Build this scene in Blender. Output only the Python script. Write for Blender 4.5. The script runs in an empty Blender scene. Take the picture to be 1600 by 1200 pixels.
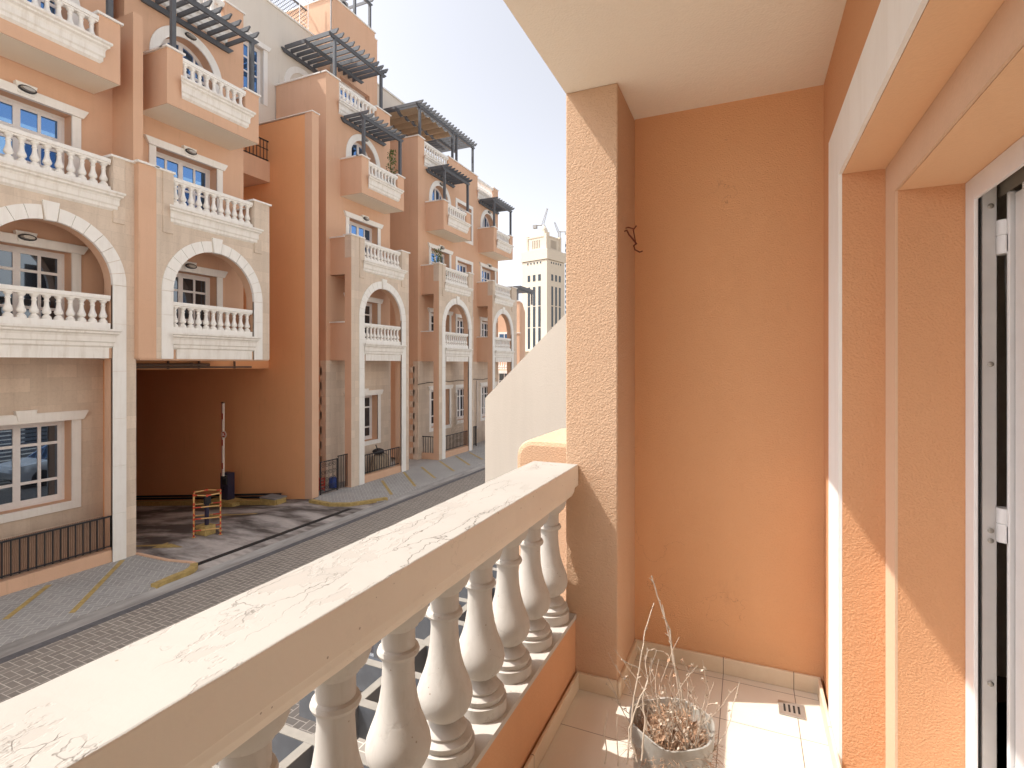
import bpy, bmesh, math, random
from mathutils import Vector, Matrix
random.seed(7)
R = math.radians
SC = bpy.context.scene
COL = SC.collection

# ------------------------------------------------------------------ camera, sky, sun, exposure
# World frame: camera at the origin height, +Y runs along the street, -X points across it.
HEAD = 23.88
cd = bpy.data.cameras.new("camera"); cam = bpy.data.objects.new("camera", cd); COL.objects.link(cam)
cd.sensor_width = 36; cd.lens = 831.0 / 1600 * 36; cd.shift_y = -31 / 1600; cd.clip_start = .02; cd.clip_end = 5000
cam.location = (0, 0, 0); cam.rotation_euler = (R(90), 0, R(HEAD)); SC.camera = cam
SUNV = Vector((.62, .225, -1.0)).normalized()
w = bpy.data.worlds.new("World"); SC.world = w; w.use_nodes = True
nt = w.node_tree; nt.nodes.clear()
sky = nt.nodes.new("ShaderNodeTexSky"); sky.sky_type = 'NISHITA'; sky.sun_disc = False
sky.sun_elevation = math.asin(-SUNV.z); sky.sun_rotation = math.atan2(-SUNV.x, -SUNV.y)
sky.air_density = 1.0; sky.dust_density = 3.0; sky.ozone_density = 1.0
bg = nt.nodes.new("ShaderNodeBackground"); bg.inputs[1].default_value = .15
wo = nt.nodes.new("ShaderNodeOutputWorld")
# dusty Gulf sky: pull the blue towards a pale haze
bw = nt.nodes.new("ShaderNodeRGBToBW"); nt.links.new(sky.outputs[0], bw.inputs[0])
tint = nt.nodes.new("ShaderNodeMix"); tint.data_type = 'RGBA'; tint.blend_type = 'MULTIPLY'; tint.inputs[0].default_value = 1
nt.links.new(bw.outputs[0], tint.inputs[6]); tint.inputs[7].default_value = (.78, .78, .82, 1)
hz = nt.nodes.new("ShaderNodeMix"); hz.data_type = 'RGBA'; hz.inputs[0].default_value = .9
nt.links.new(sky.outputs[0], hz.inputs[6]); nt.links.new(tint.outputs[2], hz.inputs[7])
nt.links.new(hz.outputs[2], bg.inputs[0]); nt.links.new(bg.outputs[0], wo.inputs[0])
ld = bpy.data.lights.new("sun", 'SUN'); ld.energy = 2.0; ld.angle = R(.5); ld.color = (1, .965, .91)
sun = bpy.data.objects.new("sun", ld); COL.objects.link(sun)
sun.rotation_euler = SUNV.to_track_quat('-Z', 'Y').to_euler(); sun.location = (-20, -5, 40)
SC.view_settings.view_transform = 'Standard'; SC.view_settings.look = 'None'
SC.view_settings.exposure = 1.62; SC.view_settings.gamma = 1
SC.cycles.max_bounces = 10; SC.cycles.diffuse_bounces = 8

# ------------------------------------------------------------------ materials
class N:
    """tiny node builder"""
    def __init__(s, name):
        s.m = bpy.data.materials.new(name); s.m.use_nodes = True
        s.t = s.m.node_tree; s.t.nodes.clear()
        s.out = s.t.nodes.new("ShaderNodeOutputMaterial")
        s.co = s.t.nodes.new("ShaderNodeTexCoord").outputs['Object']
    def n(s, typ, ins=None, **kw):
        nd = s.t.nodes.new(typ)
        for k, v in kw.items(): setattr(nd, k, v)
        for k, v in (ins or {}).items():
            if isinstance(v, bpy.types.NodeSocket): s.t.links.new(v, nd.inputs[k])
            else: nd.inputs[k].default_value = v
        return nd
    def math(s, op, a, b=0.0, c=0.0, clamp=False):
        nd = s.n("ShaderNodeMath", {0: a, 1: b, 2: c}, operation=op); nd.use_clamp = clamp
        return nd.outputs[0]
    def noise(s, scale, detail=4, rough=.55, co=None, dist=0):
        return s.n("ShaderNodeTexNoise", {'Vector': co or s.co, 'Scale': scale, 'Detail': detail, 'Roughness': rough, 'Distortion': dist}).outputs['Fac']
    def mapping(s, scale=(1, 1, 1), rot=(0, 0, 0), loc=(0, 0, 0), co=None):
        return s.n("ShaderNodeMapping", {'Vector': co or s.co, 'Scale': scale, 'Rotation': rot, 'Location': loc}).outputs[0]
    def ramp(s, f, a, b):
        nd = s.n("ShaderNodeMapRange", {'Value': f, 'From Min': a, 'From Max': b})
        return nd.outputs[0]
    def mix(s, f, a, b, mode='MIX'):
        nd = s.n("ShaderNodeMix", data_type='RGBA', blend_type=mode)
        for i, v in ((0, f), (6, a), (7, b)):
            if isinstance(v, bpy.types.NodeSocket): s.t.links.new(v, nd.inputs[i])
            else: nd.inputs[i].default_value = (v if i == 0 else (*v, 1) if len(v) == 3 else v)
        return nd.outputs[2]
    def bump(s, h, strength, dist=.01, nrm=None):
        d = {'Height': h, 'Strength': strength, 'Distance': dist}
        if nrm: d['Normal'] = nrm
        return s.n("ShaderNodeBump", d).outputs[0]
    def done(s, color, rough=.9, nrm=None, **kw):
        p = s.n("ShaderNodeBsdfPrincipled")
        for k, v in {'Base Color': color, 'Roughness': rough, **kw}.items():
            k = k.replace('_', ' ')
            if isinstance(v, bpy.types.NodeSocket): s.t.links.new(v, p.inputs[k])
            elif isinstance(v, tuple): p.inputs[k].default_value = (*v, 1) if len(v) == 3 else v
            else: p.inputs[k].default_value = v
        if nrm: s.t.links.new(nrm, p.inputs['Normal'])
        s.t.links.new(p.outputs[0], s.out.inputs[0]); s.p = p
        return s.m

def stucco(name, col, col2, grain=130, bump=.35, dist=.006, streak=.25, patch=.9, crack=False, coarse=.8):
    b = N(name)
    big = b.ramp(b.noise(patch, 5, .6), .3, .7)
    st = b.ramp(b.noise(1.0, 4, .6, b.mapping((5, 5, .35))), .45, .75)
    c = b.mix(b.math('MULTIPLY', big, .55), col, col2)
    c = b.mix(b.math('MULTIPLY', st, streak), c, tuple(x * .78 for x in col))
    if grain < 80:
        dr = b.math('MULTIPLY', b.ramp(b.noise(1.0, 4, .6, b.mapping((11, 11, .8))), .58, .72), b.ramp(b.noise(.55, 3), .45, .6))
        c = b.mix(b.math('MULTIPLY', dr, .3), c, tuple(x * .6 for x in col))
        pt = b.ramp(b.noise(.9, 2, .4, b.mapping((1, 1, 1.3), loc=(5, 2, 1))), .60, .62)
        c = b.mix(b.math('MULTIPLY', pt, .10), c, tuple(min(1, x * 1.18) for x in col))
    g = b.noise(grain, 3, .6)
    c = b.mix(b.math('MULTIPLY', b.ramp(g, .35, .65), .12), c, tuple(min(1, x * 1.25) for x in col))
    h = b.math('ADD', g, b.math('MULTIPLY', b.noise(grain * .25, 2, .5), coarse))
    if crack:
        vo = b.n("ShaderNodeTexVoronoi", {'Vector': b.n("ShaderNodeVectorMath", {0: b.co, 1: b.n("ShaderNodeTexNoise", {'Vector': b.co, 'Scale': 6.0, 'Detail': 5.0}).outputs['Color']}, operation='ADD').outputs[0], 'Scale': .7}, feature='DISTANCE_TO_EDGE').outputs[0]
        cr = b.math('LESS_THAN', vo, .0014)
        cr = b.math('MULTIPLY', cr, b.math('GREATER_THAN', b.noise(1.3, 2), .60))
        c = b.mix(b.math('MULTIPLY', cr, .45), c, tuple(x * .4 for x in col))
        zz_ = b.n("ShaderNodeSeparateXYZ", {0: b.co}).outputs[2]
        sp_ = b.math('MULTIPLY', b.ramp(b.math('ADD', zz_, b.math('MULTIPLY', b.noise(9, 5, .7), .35)), -1.02, -1.32), .22, clamp=True)
        c = b.mix(sp_, c, (.42, .30, .19))
        sc_ = b.math('MULTIPLY', b.ramp(b.noise(7, 6, .75, b.mapping((1, 1, .35))), .60, .70), .16)
        c = b.mix(sc_, c, tuple(x * .62 for x in col))
    return b.done(c, .92, b.bump(h, bump, dist), Specular_IOR_Level=.2)

def stone_mat(name, base, dark, bw=.62, bh=.32):
    b = N(name)
    sx = b.n("ShaderNodeSeparateXYZ", {0: b.co})
    # joints measured along x+y so that both faces of a corner get courses
    v = b.n("ShaderNodeCombineXYZ", {0: b.math('ADD', sx.outputs[1], b.math('MULTIPLY', sx.outputs[0], 1.0)), 1: sx.outputs[2], 2: 0.0}).outputs[0]
    br = b.n("ShaderNodeTexBrick", {'Vector': v, 'Color1': (*base, 1), 'Color2': (*[x * .86 for x in base], 1), 'Mortar': (*[x * .8 for x in base], 1), 'Scale': 1.0, 'Mortar Size': .004, 'Brick Width': bw, 'Row Height': bh, 'Bias': 0.0})
    st = b.ramp(b.noise(1.0, 5, .65, b.mapping((4.5, 4.5, .5))), .42, .72)
    sp = b.ramp(b.noise(22, 6, .7), .5, .75)
    c = b.mix(b.math('MULTIPLY', st, .4), br.outputs[0], dark)
    c = b.mix(b.math('MULTIPLY', sp, .25), c, tuple(x * .7 for x in dark))
    c = b.mix(b.math('MULTIPLY', b.ramp(b.noise(.8, 4), .5, .7), .35), c, (.68, .56, .45))
    h = b.math('ADD', b.math('MULTIPLY', br.outputs['Fac'], -1.0), b.math('MULTIPLY', b.noise(60, 4), .35))
    return b.done(c, .85, b.bump(h, .3, .006), Specular_IOR_Level=.25)

def trim_mat(name, col, dirt, amt=.4):
    b = N(name)
    st = b.ramp(b.noise(1.0, 5, .7, b.mapping((9, 9, .9))), .48, .74)
    bl = b.ramp(b.noise(3.5, 5, .6), .5, .8)
    c = b.mix(b.math('MULTIPLY', st, amt), col, dirt)
    c = b.mix(b.math('MULTIPLY', bl, amt * .5), c, tuple(x * .8 for x in dirt))
    return b.done(c, .75, b.bump(b.noise(50, 5, .6), .15, .005), Specular_IOR_Level=.3)

def plain(name, col, rough=.6, var=.15, scale=20, bump=.1, **kw):
    b = N(name)
    c = b.mix(b.math('MULTIPLY', b.ramp(b.noise(scale, 5, .6), .35, .75), var), col, tuple(x * .45 for x in col))
    return b.done(c, rough, b.bump(b.noise(scale * 4, 3), bump, .003), **kw)

def metal(name, col, rough=.45, **kw):
    b = N(name)
    f = b.ramp(b.noise(14, 5, .65), .45, .75)
    c = b.mix(b.math('MULTIPLY', f, .35), col, tuple(min(1, x * 1.7 + .02) for x in col))
    return b.done(c, b.math('ADD', b.math('MULTIPLY', f, .2), rough), b.bump(b.noise(90, 3), .08, .002), **kw)

def herring(name, u, rot, c1, c2, joint, worn, stain=.5):
    b = N(name)
    v = b.mapping((1 / u, 1 / u, 1), (0, 0, R(rot)))
    s = b.n("ShaderNodeSeparateXYZ", {0: v}); X, Y = s.outputs[0], s.outputs[1]
    i, j = b.math('FLOOR', X), b.math('FLOOR', Y)
    fx, fy = b.math('SUBTRACT', X, i), b.math('SUBTRACT', Y, j)
    m = b.math('FLOORED_MODULO', b.math('SUBTRACT', i, j), 4.0)
    eq = lambda k: b.math('COMPARE', m, float(k), .2)
    dl = b.math('ADD', fx, eq(1)); dr = b.math('ADD', b.math('SUBTRACT', 1.0, fx), eq(0))
    db = b.math('ADD', fy, eq(2)); dt = b.math('ADD', b.math('SUBTRACT', 1.0, fy), eq(3))
    d = b.math('MINIMUM', b.math('MINIMUM', dl, dr), b.math('MINIMUM', db, dt))
    ii = b.math('SUBTRACT', i, eq(1)); jj = b.math('ADD', j, eq(3))
    wn = b.n("ShaderNodeTexWhiteNoise", {'Vector': b.n("ShaderNodeCombineXYZ", {0: ii, 1: jj, 2: 0.0}).outputs[0]}, noise_dimensions='3D').outputs['Value']
    c = b.mix(wn, c1, c2)
    pat = b.ramp(b.noise(.7, 6, .65), .35, .7)
    c = b.mix(b.math('MULTIPLY', pat, stain), c, worn)
    c = b.mix(b.math('MULTIPLY', b.ramp(b.noise(30, 4, .7), .45, .7), .3), c, tuple(x * .6 for x in c1))
    jm = b.math('LESS_THAN', d, .055)
    jm = b.math('MULTIPLY', jm, b.math('ADD', .45, b.math('MULTIPLY', b.noise(2.2, 3), .9)), clamp=True)
    c = b.mix(jm, c, joint)
    h = b.ramp(d, .0, .1)
    return b.done(c, .85, b.bump(h, .4, .006), Specular_IOR_Level=.3)

ORANGE = (.65, .41, .275); ORANGE2 = (.71, .48, .345)
M = {}
M['stucco'] = stucco('peach_stucco', ORANGE, ORANGE2, 45, .22, .01, .16, .5)
M['stucco_near'] = stucco('rough_peach_stucco', (.66, .355, .18), (.70, .395, .21), 150, .8, .0045, .07, 1.4, True, .3)
M['stucco_reveal'] = stucco('deep_peach_stucco', (.62, .32, .165), (.66, .365, .195), 150, .9, .005, .08, 1.2, False, .3)
M['stucco_pillar'] = stucco('coarse_peach_stucco', (.55, .36, .232), (.59, .40, .265), 130, 1.0, .0055, .08, 1.6, False, .3)
M['ramp_wall'] = stucco('shade_toned_stucco', (.77, .39, .19), (.81, .43, .22), 45, .22, .01, .08, .5)  # peach stucco with the tunnel's deep shaded tone put into its colour
M['cream'] = stucco('cream_stucco', (.70, .64, .56), (.74, .69, .62), 60, .2, .006, .12, .7)
M['cream_near'] = stucco('cream_render', (.57, .51, .435), (.61, .55, .475), 160, .6, .003, .3, 1.0)
M['ceiling'] = stucco('beige_ceiling_render', (.80, .72, .60), (.84, .77, .65), 120, .6, .003, .0, 1.3)
M['stone'] = stone_mat('limestone_cladding', (.735, .615, .50), (.45, .35, .27))
M['trim'] = trim_mat('white_cast_stone', (.83, .80, .75), (.50, .42, .33), .42)
M['trim_clean'] = trim_mat('pale_cast_stone', (.85, .83, .79), (.60, .53, .45), .24)
M['white'] = plain('white_painted_frame', (.78, .76, .75), .4, .10)
M['alu'] = plain('white_aluminium', (.66, .59, .53), .35, .2, 9)
M['pergola'] = metal('grey_painted_timber', (.095, .10, .11), .5)
M['iron'] = metal('black_wrought_iron', (.018, .017, .02), .45)
M['navy'] = metal('dark_navy_metal', (.025, .022, .05), .4)
M['yellow'] = plain('worn_yellow_paint', (.50, .36, .13), .7, .75, 9, .2)
M['red'] = plain('red_paint', (.50, .05, .02), .55, .2)
M['redw'] = plain('white_paint', (.80, .76, .70), .5, .15)
M['rubber'] = plain('black_rubber', (.02, .02, .022), .8)
M['rust'] = plain('rusty_iron', (.16, .03, .012), .7, .5, 60, .4)
M['steel'] = metal('brushed_steel', (.45, .42, .38), .35, Metallic=.7)
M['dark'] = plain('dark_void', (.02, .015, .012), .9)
M['green'] = plain('green_leaf', (.085, .17, .035), .7, .5, 30)
M['brown_fabric'] = plain('tan_shade_cloth', (.38, .29, .20), .9, .3, 12)
M['grill_cover'] = plain('beige_canvas_cover', (.42, .34, .25), .9, .5, 8, .4)
M['beigetower'] = stucco('beige_tower_render', (.66, .575, .465), (.70, .62, .51), 3, .05, .02, .15, .08)
M['concrete'] = plain('worn_concrete', (.24, .23, .225), .85, .6, 3, .3)
M['twig'] = plain('dry_pale_twig', (.52, .42, .32), .85, .5, 40)
M['straw'] = plain('dry_straw', (.48, .29, .175), .9, .8, 45)
M['soil'] = plain('dry_brown_soil', (.16, .09, .055), .95, .6, 30, .6)
M['tilefloor_in'] = plain('indoor_brown_tile', (.20, .10, .06), .4)
M['room'] = plain('dim_room_paint', (.26, .22, .17), .9)

b = N('window_glass')
g1 = b.n("ShaderNodeBsdfPrincipled", {'Base Color': (.012, .017, .026, 1), 'Roughness': .06})
g2 = b.n("ShaderNodeBsdfGlossy", {'Color': (.20, .43, .85, 1), 'Roughness': .015, 'Normal': b.bump(b.noise(.9, 1), .05, .02)})
mx = b.n("ShaderNodeMixShader", {0: .62, 1: g1.outputs[0], 2: g2.outputs[0]})
b.t.links.new(mx.outputs[0], b.out.inputs[0]); M['glass'] = b.m
b = N('dim_reflection_glass')
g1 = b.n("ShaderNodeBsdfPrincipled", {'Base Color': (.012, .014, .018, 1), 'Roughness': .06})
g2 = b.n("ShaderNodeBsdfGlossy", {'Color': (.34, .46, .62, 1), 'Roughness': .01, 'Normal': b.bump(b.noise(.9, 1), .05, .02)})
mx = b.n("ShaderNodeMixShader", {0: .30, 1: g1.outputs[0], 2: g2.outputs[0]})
b.t.links.new(mx.outputs[0], b.out.inputs[0]); M['glass_dim'] = b.m  # same glass, its reflection darkened in the shader for the lower windows

b = N('clouded_plastic')
f = b.ramp(b.noise(18, 5, .65), .3, .7)
c = b.mix(f, (.66, .64, .59), (.42, .38, .32))
b.done(c, .35, b.bump(b.noise(60, 3), .15, .003), Transmission_Weight=.45, IOR=1.25)
M['plastic'] = b.m

# balcony floor tiles
b = N('cream_floor_tile')
sx = b.n("ShaderNodeSeparateXYZ", {0: b.co})
def tl(s_, off, size):
    f_ = b.math('FRACT', b.math('DIVIDE', b.math('SUBTRACT', s_, off), size))
    return b.math('MINIMUM', f_, b.math('SUBTRACT', 1.0, f_))
TX, TY, TS = -.104, 2.055, .297
def xl(s_): return b.math('MINIMUM', b.math('ABSOLUTE', b.math('SUBTRACT', s_, TX)), b.math('ABSOLUTE', b.math('SUBTRACT', s_, TX + .294)))
d = b.math('MINIMUM', xl(sx.outputs[0]), b.math('MULTIPLY', tl(sx.outputs[1], TY, TS), TS))
jm = b.math('LESS_THAN', d, .0016)
sw = b.n("ShaderNodeTexWave", {'Vector': b.co, 'Scale': 14.0, 'Distortion': 9.0, 'Detail': 2.0, 'Detail Scale': 1.2}).outputs['Fac']
swm = b.math('MULTIPLY', b.ramp(sw, .75, .95), b.ramp(b.noise(3.5, 2), .52, .62))
c = b.mix(b.math('MULTIPLY', b.ramp(b.noise(5, 5, .6), .35, .7), .3), (.66, .60, .51), (.59, .52, .43))
c = b.mix(b.math('MULTIPLY', swm, .3), c, (.66, .60, .53))
c = b.mix(jm, c, (.16, .13, .10))
b.done(c, .38, b.bump(b.math('SUBTRACT', b.math('MULTIPLY', swm, .3), jm), .4, .002)); M['tile'] = b.m
b = N('cream_skirting_tile')
sx = b.n("ShaderNodeSeparateXYZ", {0: b.co})
jx = b.math('LESS_THAN', b.math('MINIMUM', xl(sx.outputs[0]), b.math('MULTIPLY', tl(sx.outputs[1], TY - .3, .594), .594)), .0016)
c = b.mix(b.math('MULTIPLY', b.ramp(b.noise(9, 5, .6), .4, .75), .4), (.66, .55, .41), (.50, .37, .24))
c = b.mix(jx, c, (.14, .11, .08))
b.done(c, .4, b.bump(b.noise(40, 3), .1, .002)); M['skirt'] = b.m

# the old paint on our own balustrade: long wandering cracks, flaked rims, specks
def rail_mat(name, amount):
    b = N(name)
    wv = b.n("ShaderNodeTexNoise", {'Vector': b.co, 'Scale': 5.0, 'Detail': 5.0, 'Roughness': .6}).outputs['Color']
    co = b.n("ShaderNodeVectorMath", {0: b.mapping((9, 1.6, 5)), 1: wv}, operation='ADD').outputs[0]
    vo = b.n("ShaderNodeTexVoronoi", {'Vector': co, 'Scale': 1.35}, feature='DISTANCE_TO_EDGE').outputs[0]
    msk = b.ramp(b.noise(3.2, 3, .6), .46, .6)
    cr = b.math('MULTIPLY', b.math('SUBTRACT', 1.0, b.ramp(vo, 0.0, .012)), msk)
    wv2 = b.n("ShaderNodeTexNoise", {'Vector': b.co, 'Scale': 22.0, 'Detail': 4.0}).outputs['Color']
    co2 = b.n("ShaderNodeVectorMath", {0: b.mapping((30, 14, 20)), 1: wv2}, operation='ADD').outputs[0]
    vo2 = b.n("ShaderNodeTexVoronoi", {'Vector': co2, 'Scale': 1.0}, feature='DISTANCE_TO_EDGE').outputs[0]
    cr2 = b.math('MULTIPLY', b.math('SUBTRACT', 1.0, b.ramp(vo2, 0.0, .03)), b.ramp(b.noise(6.5, 4, .6, b.mapping((1, 1, 1), loc=(3, 1, 0))), .58, .66))
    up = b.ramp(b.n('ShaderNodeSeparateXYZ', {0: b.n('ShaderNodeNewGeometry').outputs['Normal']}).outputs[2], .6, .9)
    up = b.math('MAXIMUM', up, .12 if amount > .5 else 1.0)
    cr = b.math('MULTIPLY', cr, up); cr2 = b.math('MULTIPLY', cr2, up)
    flk = b.ramp(b.noise(7, 5, .62, b.mapping((1.6, .8, 1))), .555, .575)
    pc_ = b.math('MULTIPLY', b.ramp(b.noise(2.5, 5, .6), .35, .75), .5)
    c = b.mix(pc_, (.80, .70, .58), (.72, .61, .49)) if amount > .5 else b.mix(pc_, (.50, .46, .41), (.44, .395, .34))
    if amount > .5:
        c = b.mix(b.math('MULTIPLY', up, 1.0), c, b.mix(pc_, (.345, .315, .275), (.28, .25, .215)))  # upward faces coloured darker to offset the sun's glare on the rail top
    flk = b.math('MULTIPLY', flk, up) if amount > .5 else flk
    c = b.mix(b.math('MULTIPLY', flk, .22 * amount), c, (.25, .215, .18))
    sp = b.math('MULTIPLY', b.math('LESS_THAN', b.n("ShaderNodeTexVoronoi", {'Vector': b.co, 'Scale': 34.0}).outputs['Distance'], .085), b.math('GREATER_THAN', b.noise(9, 2), .54))
    c = b.mix(b.math('MULTIPLY', sp, .6), c, (.20, .13, .08))
    if amount < .5:
        c = b.mix(b.math('MULTIPLY', b.ramp(b.noise(1.0, 5, .65, b.mapping((38, 38, 4))), .52, .70), .22), c, (.30, .25, .19))
    c = b.mix(b.math('MULTIPLY', cr, .95 * amount), c, (.07, .055, .04))
    c = b.mix(b.math('MULTIPLY', cr2, .6 * amount), c, (.12, .10, .08))
    h = b.math('ADD', b.math('MULTIPLY', flk, -.6 * amount), b.math('MULTIPLY', b.noise(70, 5, .6), .25))
    h = b.math('SUBTRACT', h, b.math('MULTIPLY', b.math('ADD', cr, cr2), .9 * amount))
    return b.done(c, .7, b.bump(h, .55, .003), Specular_IOR_Level=.3)
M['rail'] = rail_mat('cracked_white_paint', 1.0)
M['rail_soft'] = rail_mat('weathered_white_paint', .25)

M['road'] = herring('herringbone_road_pavers', .12, 0, (.30, .265, .225), (.235, .205, .175), (.56, .50, .43), (.185, .165, .145), .6)
M['parking'] = herring('grey_parking_pavers', .115, 45, (.40, .39, .37), (.34, .33, .315), (.54, .52, .48), (.28, .27, .255), .55)
# asphalt-like ramp floor with dark tyre and oil bands
b = N('stained_ramp_concrete')
band = b.ramp(b.noise(1.0, 5, .6, b.mapping((.35, 1.05, 1), (0, 0, R(-4)))), .42, .58)
fine = b.ramp(b.noise(5, 8, .75, b.mapping((.5, 1.5, 1))), .35, .7)
c = b.mix(band, (.08, .062, .052), (.54, .49, .45))
c = b.mix(b.math('MULTIPLY', fine, .45), c, (.13, .115, .105))
b.done(c, b.math('SUBTRACT', .85, b.math('MULTIPLY', band, -.05)), b.bump(b.noise(40, 5), .3, .005)); M['ramp'] = b.m
b = N('gutter_concrete')
c = b.mix(b.ramp(b.noise(1.2, 6, .65, b.mapping((3, .5, 1))), .35, .7), (.42, .40, .375), (.20, .185, .17))
b.done(c, .8, b.bump(b.noise(30, 5), .2, .004)); M['gutter'] = b.m
b = N('pale_sandy_ground')
c = b.mix(b.noise(.05, 5), (.32, .27, .21), (.24, .21, .17))
b.done(c, .95); M['ground'] = b.m
b = N('reed_screen')
wv = b.n("ShaderNodeTexWave", {'Vector': b.co, 'Scale': 9.0, 'Distortion': 1.5, 'Detail': 3.0}, bands_direction='Y').outputs['Fac']
c = b.mix(b.math('MULTIPLY', wv, b.noise(7, 5, .7, b.mapping((6, 6, .6)))), (.20, .11, .07), (.58, .42, .31))
b.done(c, .9, b.bump(wv, .6, .01)); M['reed'] = b.m
b = N('tower_glass')
b.done((.03, .04, .05), .15); M['tglass'] = b.m
M['carwhite'] = plain('white_car_paint', (.72, .72, .72), .25, .05, Coat_Weight=.6)
M['cardark'] = plain('dark_car_paint', (.03, .035, .045), .25, .05, Coat_Weight=.8)
M['headlamp'] = plain('clear_lamp_plastic', (.6, .62, .64), .15, .05)

# ------------------------------------------------------------------ mesh builder
class B:
    def __init__(s): s.v = []; s.f = []; s.mi = []
    def quad(s, *p, mi=0):
        i = len(s.v); s.v += [tuple(q) for q in p]; s.f.append(tuple(range(i, i + len(p)))); s.mi.append(mi); return s
    def box(s, x0, x1, y0, y1, z0, z1, mi=0, skip=''):
        x0, x1 = min(x0, x1), max(x0, x1); y0, y1 = min(y0, y1), max(y0, y1); z0, z1 = min(z0, z1), max(z0, z1)
        i = len(s.v)
        s.v += [(x0, y0, z0), (x1, y0, z0), (x1, y1, z0), (x0, y1, z0), (x0, y0, z1), (x1, y0, z1), (x1, y1, z1), (x0, y1, z1)]
        for k, q in (('b', (0, 3, 2, 1)), ('t', (4, 5, 6, 7)), ('f', (0, 1, 5, 4)), ('r', (1, 2, 6, 5)), ('k', (2, 3, 7, 6)), ('l', (3, 0, 4, 7))):
            if k in skip: continue
            s.f.append(tuple(i + a for a in q)); s.mi.append(mi)
        return s
    def prism(s, pts, axis, a, b_, mi=0, mi_side=None, taper=None):
        """outline pts (2-D) extruded along axis from a to b_"""
        def P(p, t):
            return {'x': (t, p[0], p[1]), 'y': (p[0], t, p[1]), 'z': (p[0], p[1], t)}[axis]
        n = len(pts); i = len(s.v)
        pb = taper or pts
        s.v += [P(p, a) for p in pts] + [P(p, b_) for p in pb]
        s.f.append(tuple(range(i + n - 1, i - 1, -1))); s.mi.append(mi)
        s.f.append(tuple(range(i + n, i + 2 * n))); s.mi.append(mi)
        for k in range(n):
            s.f.append((i + k, i + (k + 1) % n, i + n + (k + 1) % n, i + n + k)); s.mi.append(mi if mi_side is None else mi_side)
        return s
    def lathe(s, prof, c=(0, 0, 0), seg=20, mi=0, cap=True):
        i = len(s.v); n = len(prof)
        for r, z in prof:
            for k in range(seg):
                a = 2 * math.pi * k / seg; s.v.append((c[0] + r * math.cos(a), c[1] + r * math.sin(a), c[2] + z))
        for j in range(n - 1):
            for k in range(seg):
                k2 = (k + 1) % seg
                s.f.append((i + j * seg + k, i + j * seg + k2, i + (j + 1) * seg + k2, i + (j + 1) * seg + k)); s.mi.append(mi)
        if cap:
            s.f.append(tuple(i + k for k in range(seg - 1, -1, -1))); s.mi.append(mi)
            s.f.append(tuple(i + (n - 1) * seg + k for k in range(seg))); s.mi.append(mi)
        return s
    def tube(s, pts, r, seg=6, mi=0, r2=None):
        pts = [Vector(p) for p in pts]; n = len(pts); i = len(s.v)
        for j, p in enumerate(pts):
            d = (pts[min(j + 1, n - 1)] - pts[max(j - 1, 0)]).normalized()
            u = d.cross(Vector((0, 0, 1)))
            if u.length < .1: u = d.cross(Vector((1, 0, 0)))
            u.normalize(); v = d.cross(u)
            rr = r if r2 is None else r + (r2 - r) * j / max(1, n - 1)
            for k in range(seg):
                a = 2 * math.pi * k / seg; s.v.append(tuple(p + u * rr * math.cos(a) + v * rr * math.sin(a)))
        for j in range(n - 1):
            for k in range(seg):
                k2 = (k + 1) % seg
                s.f.append((i + j * seg + k, i + j * seg + k2, i + (j + 1) * seg + k2, i + (j + 1) * seg + k)); s.mi.append(mi)
        s.f.append(tuple(i + k for k in range(seg - 1, -1, -1))); s.mi.append(mi)
        s.f.append(tuple(i + (n - 1) * seg + k for k in range(seg))); s.mi.append(mi)
        return s
    def build(s, name, mats, parent=None, smooth=False, bevel=0, loc=None):
        me = bpy.data.meshes.new(name); me.from_pydata(s.v, [], s.f); me.update()
        if not isinstance(mats, (list, tuple)): mats = [mats]
        for m_ in mats: me.materials.append(M[m_] if isinstance(m_, str) else m_)
        me.polygons.foreach_set('material_index', s.mi)
        if smooth: me.polygons.foreach_set('use_smooth', [True] * len(me.polygons))
        o = bpy.data.objects.new(name, me); COL.objects.link(o)
        if parent is not None:
            o.parent = parent
            if parent.type == 'EMPTY': o.location = -parent.location
        if loc is not None: o.location = Vector(o.location) + Vector(loc)
        if bevel:
            bv = o.modifiers.new('bevel', 'BEVEL'); bv.width = bevel; bv.segments = 2; bv.limit_method = 'ANGLE'
        if smooth:
            try:
                bm = bmesh.new(); bm.from_mesh(me)
                for e in bm.edges:
                    if len(e.link_faces) == 2 and e.calc_face_angle(0) > R(38): e.smooth = False
                bm.to_mesh(me); bm.free()
            except Exception: pass
        return o

def tag(o, label, cat, group=None, kind=None):
    o['label'] = label; o['category'] = cat
    if group: o['group'] = group
    if kind: o['kind'] = kind
    return o
def thing(name, loc, label, cat, group=None):
    o = bpy.data.objects.new(name, None); COL.objects.link(o); o.location = loc; o.empty_display_size = .3
    return tag(o, label, cat, group)
def struct(o, label, cat):
    o['kind'] = 'structure'; return tag(o, label, cat)
def cap(m, x0, x1, y0, y1, z, t=.05, o=.05): m.box(x0 - o, x1 + o, y0 - o, y1 + o, z, z + t)

GZ = -4.77           # street level below the camera
RZ = lambda x: GZ - .03 - .112 * max(0, -14.2 - x)

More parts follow.
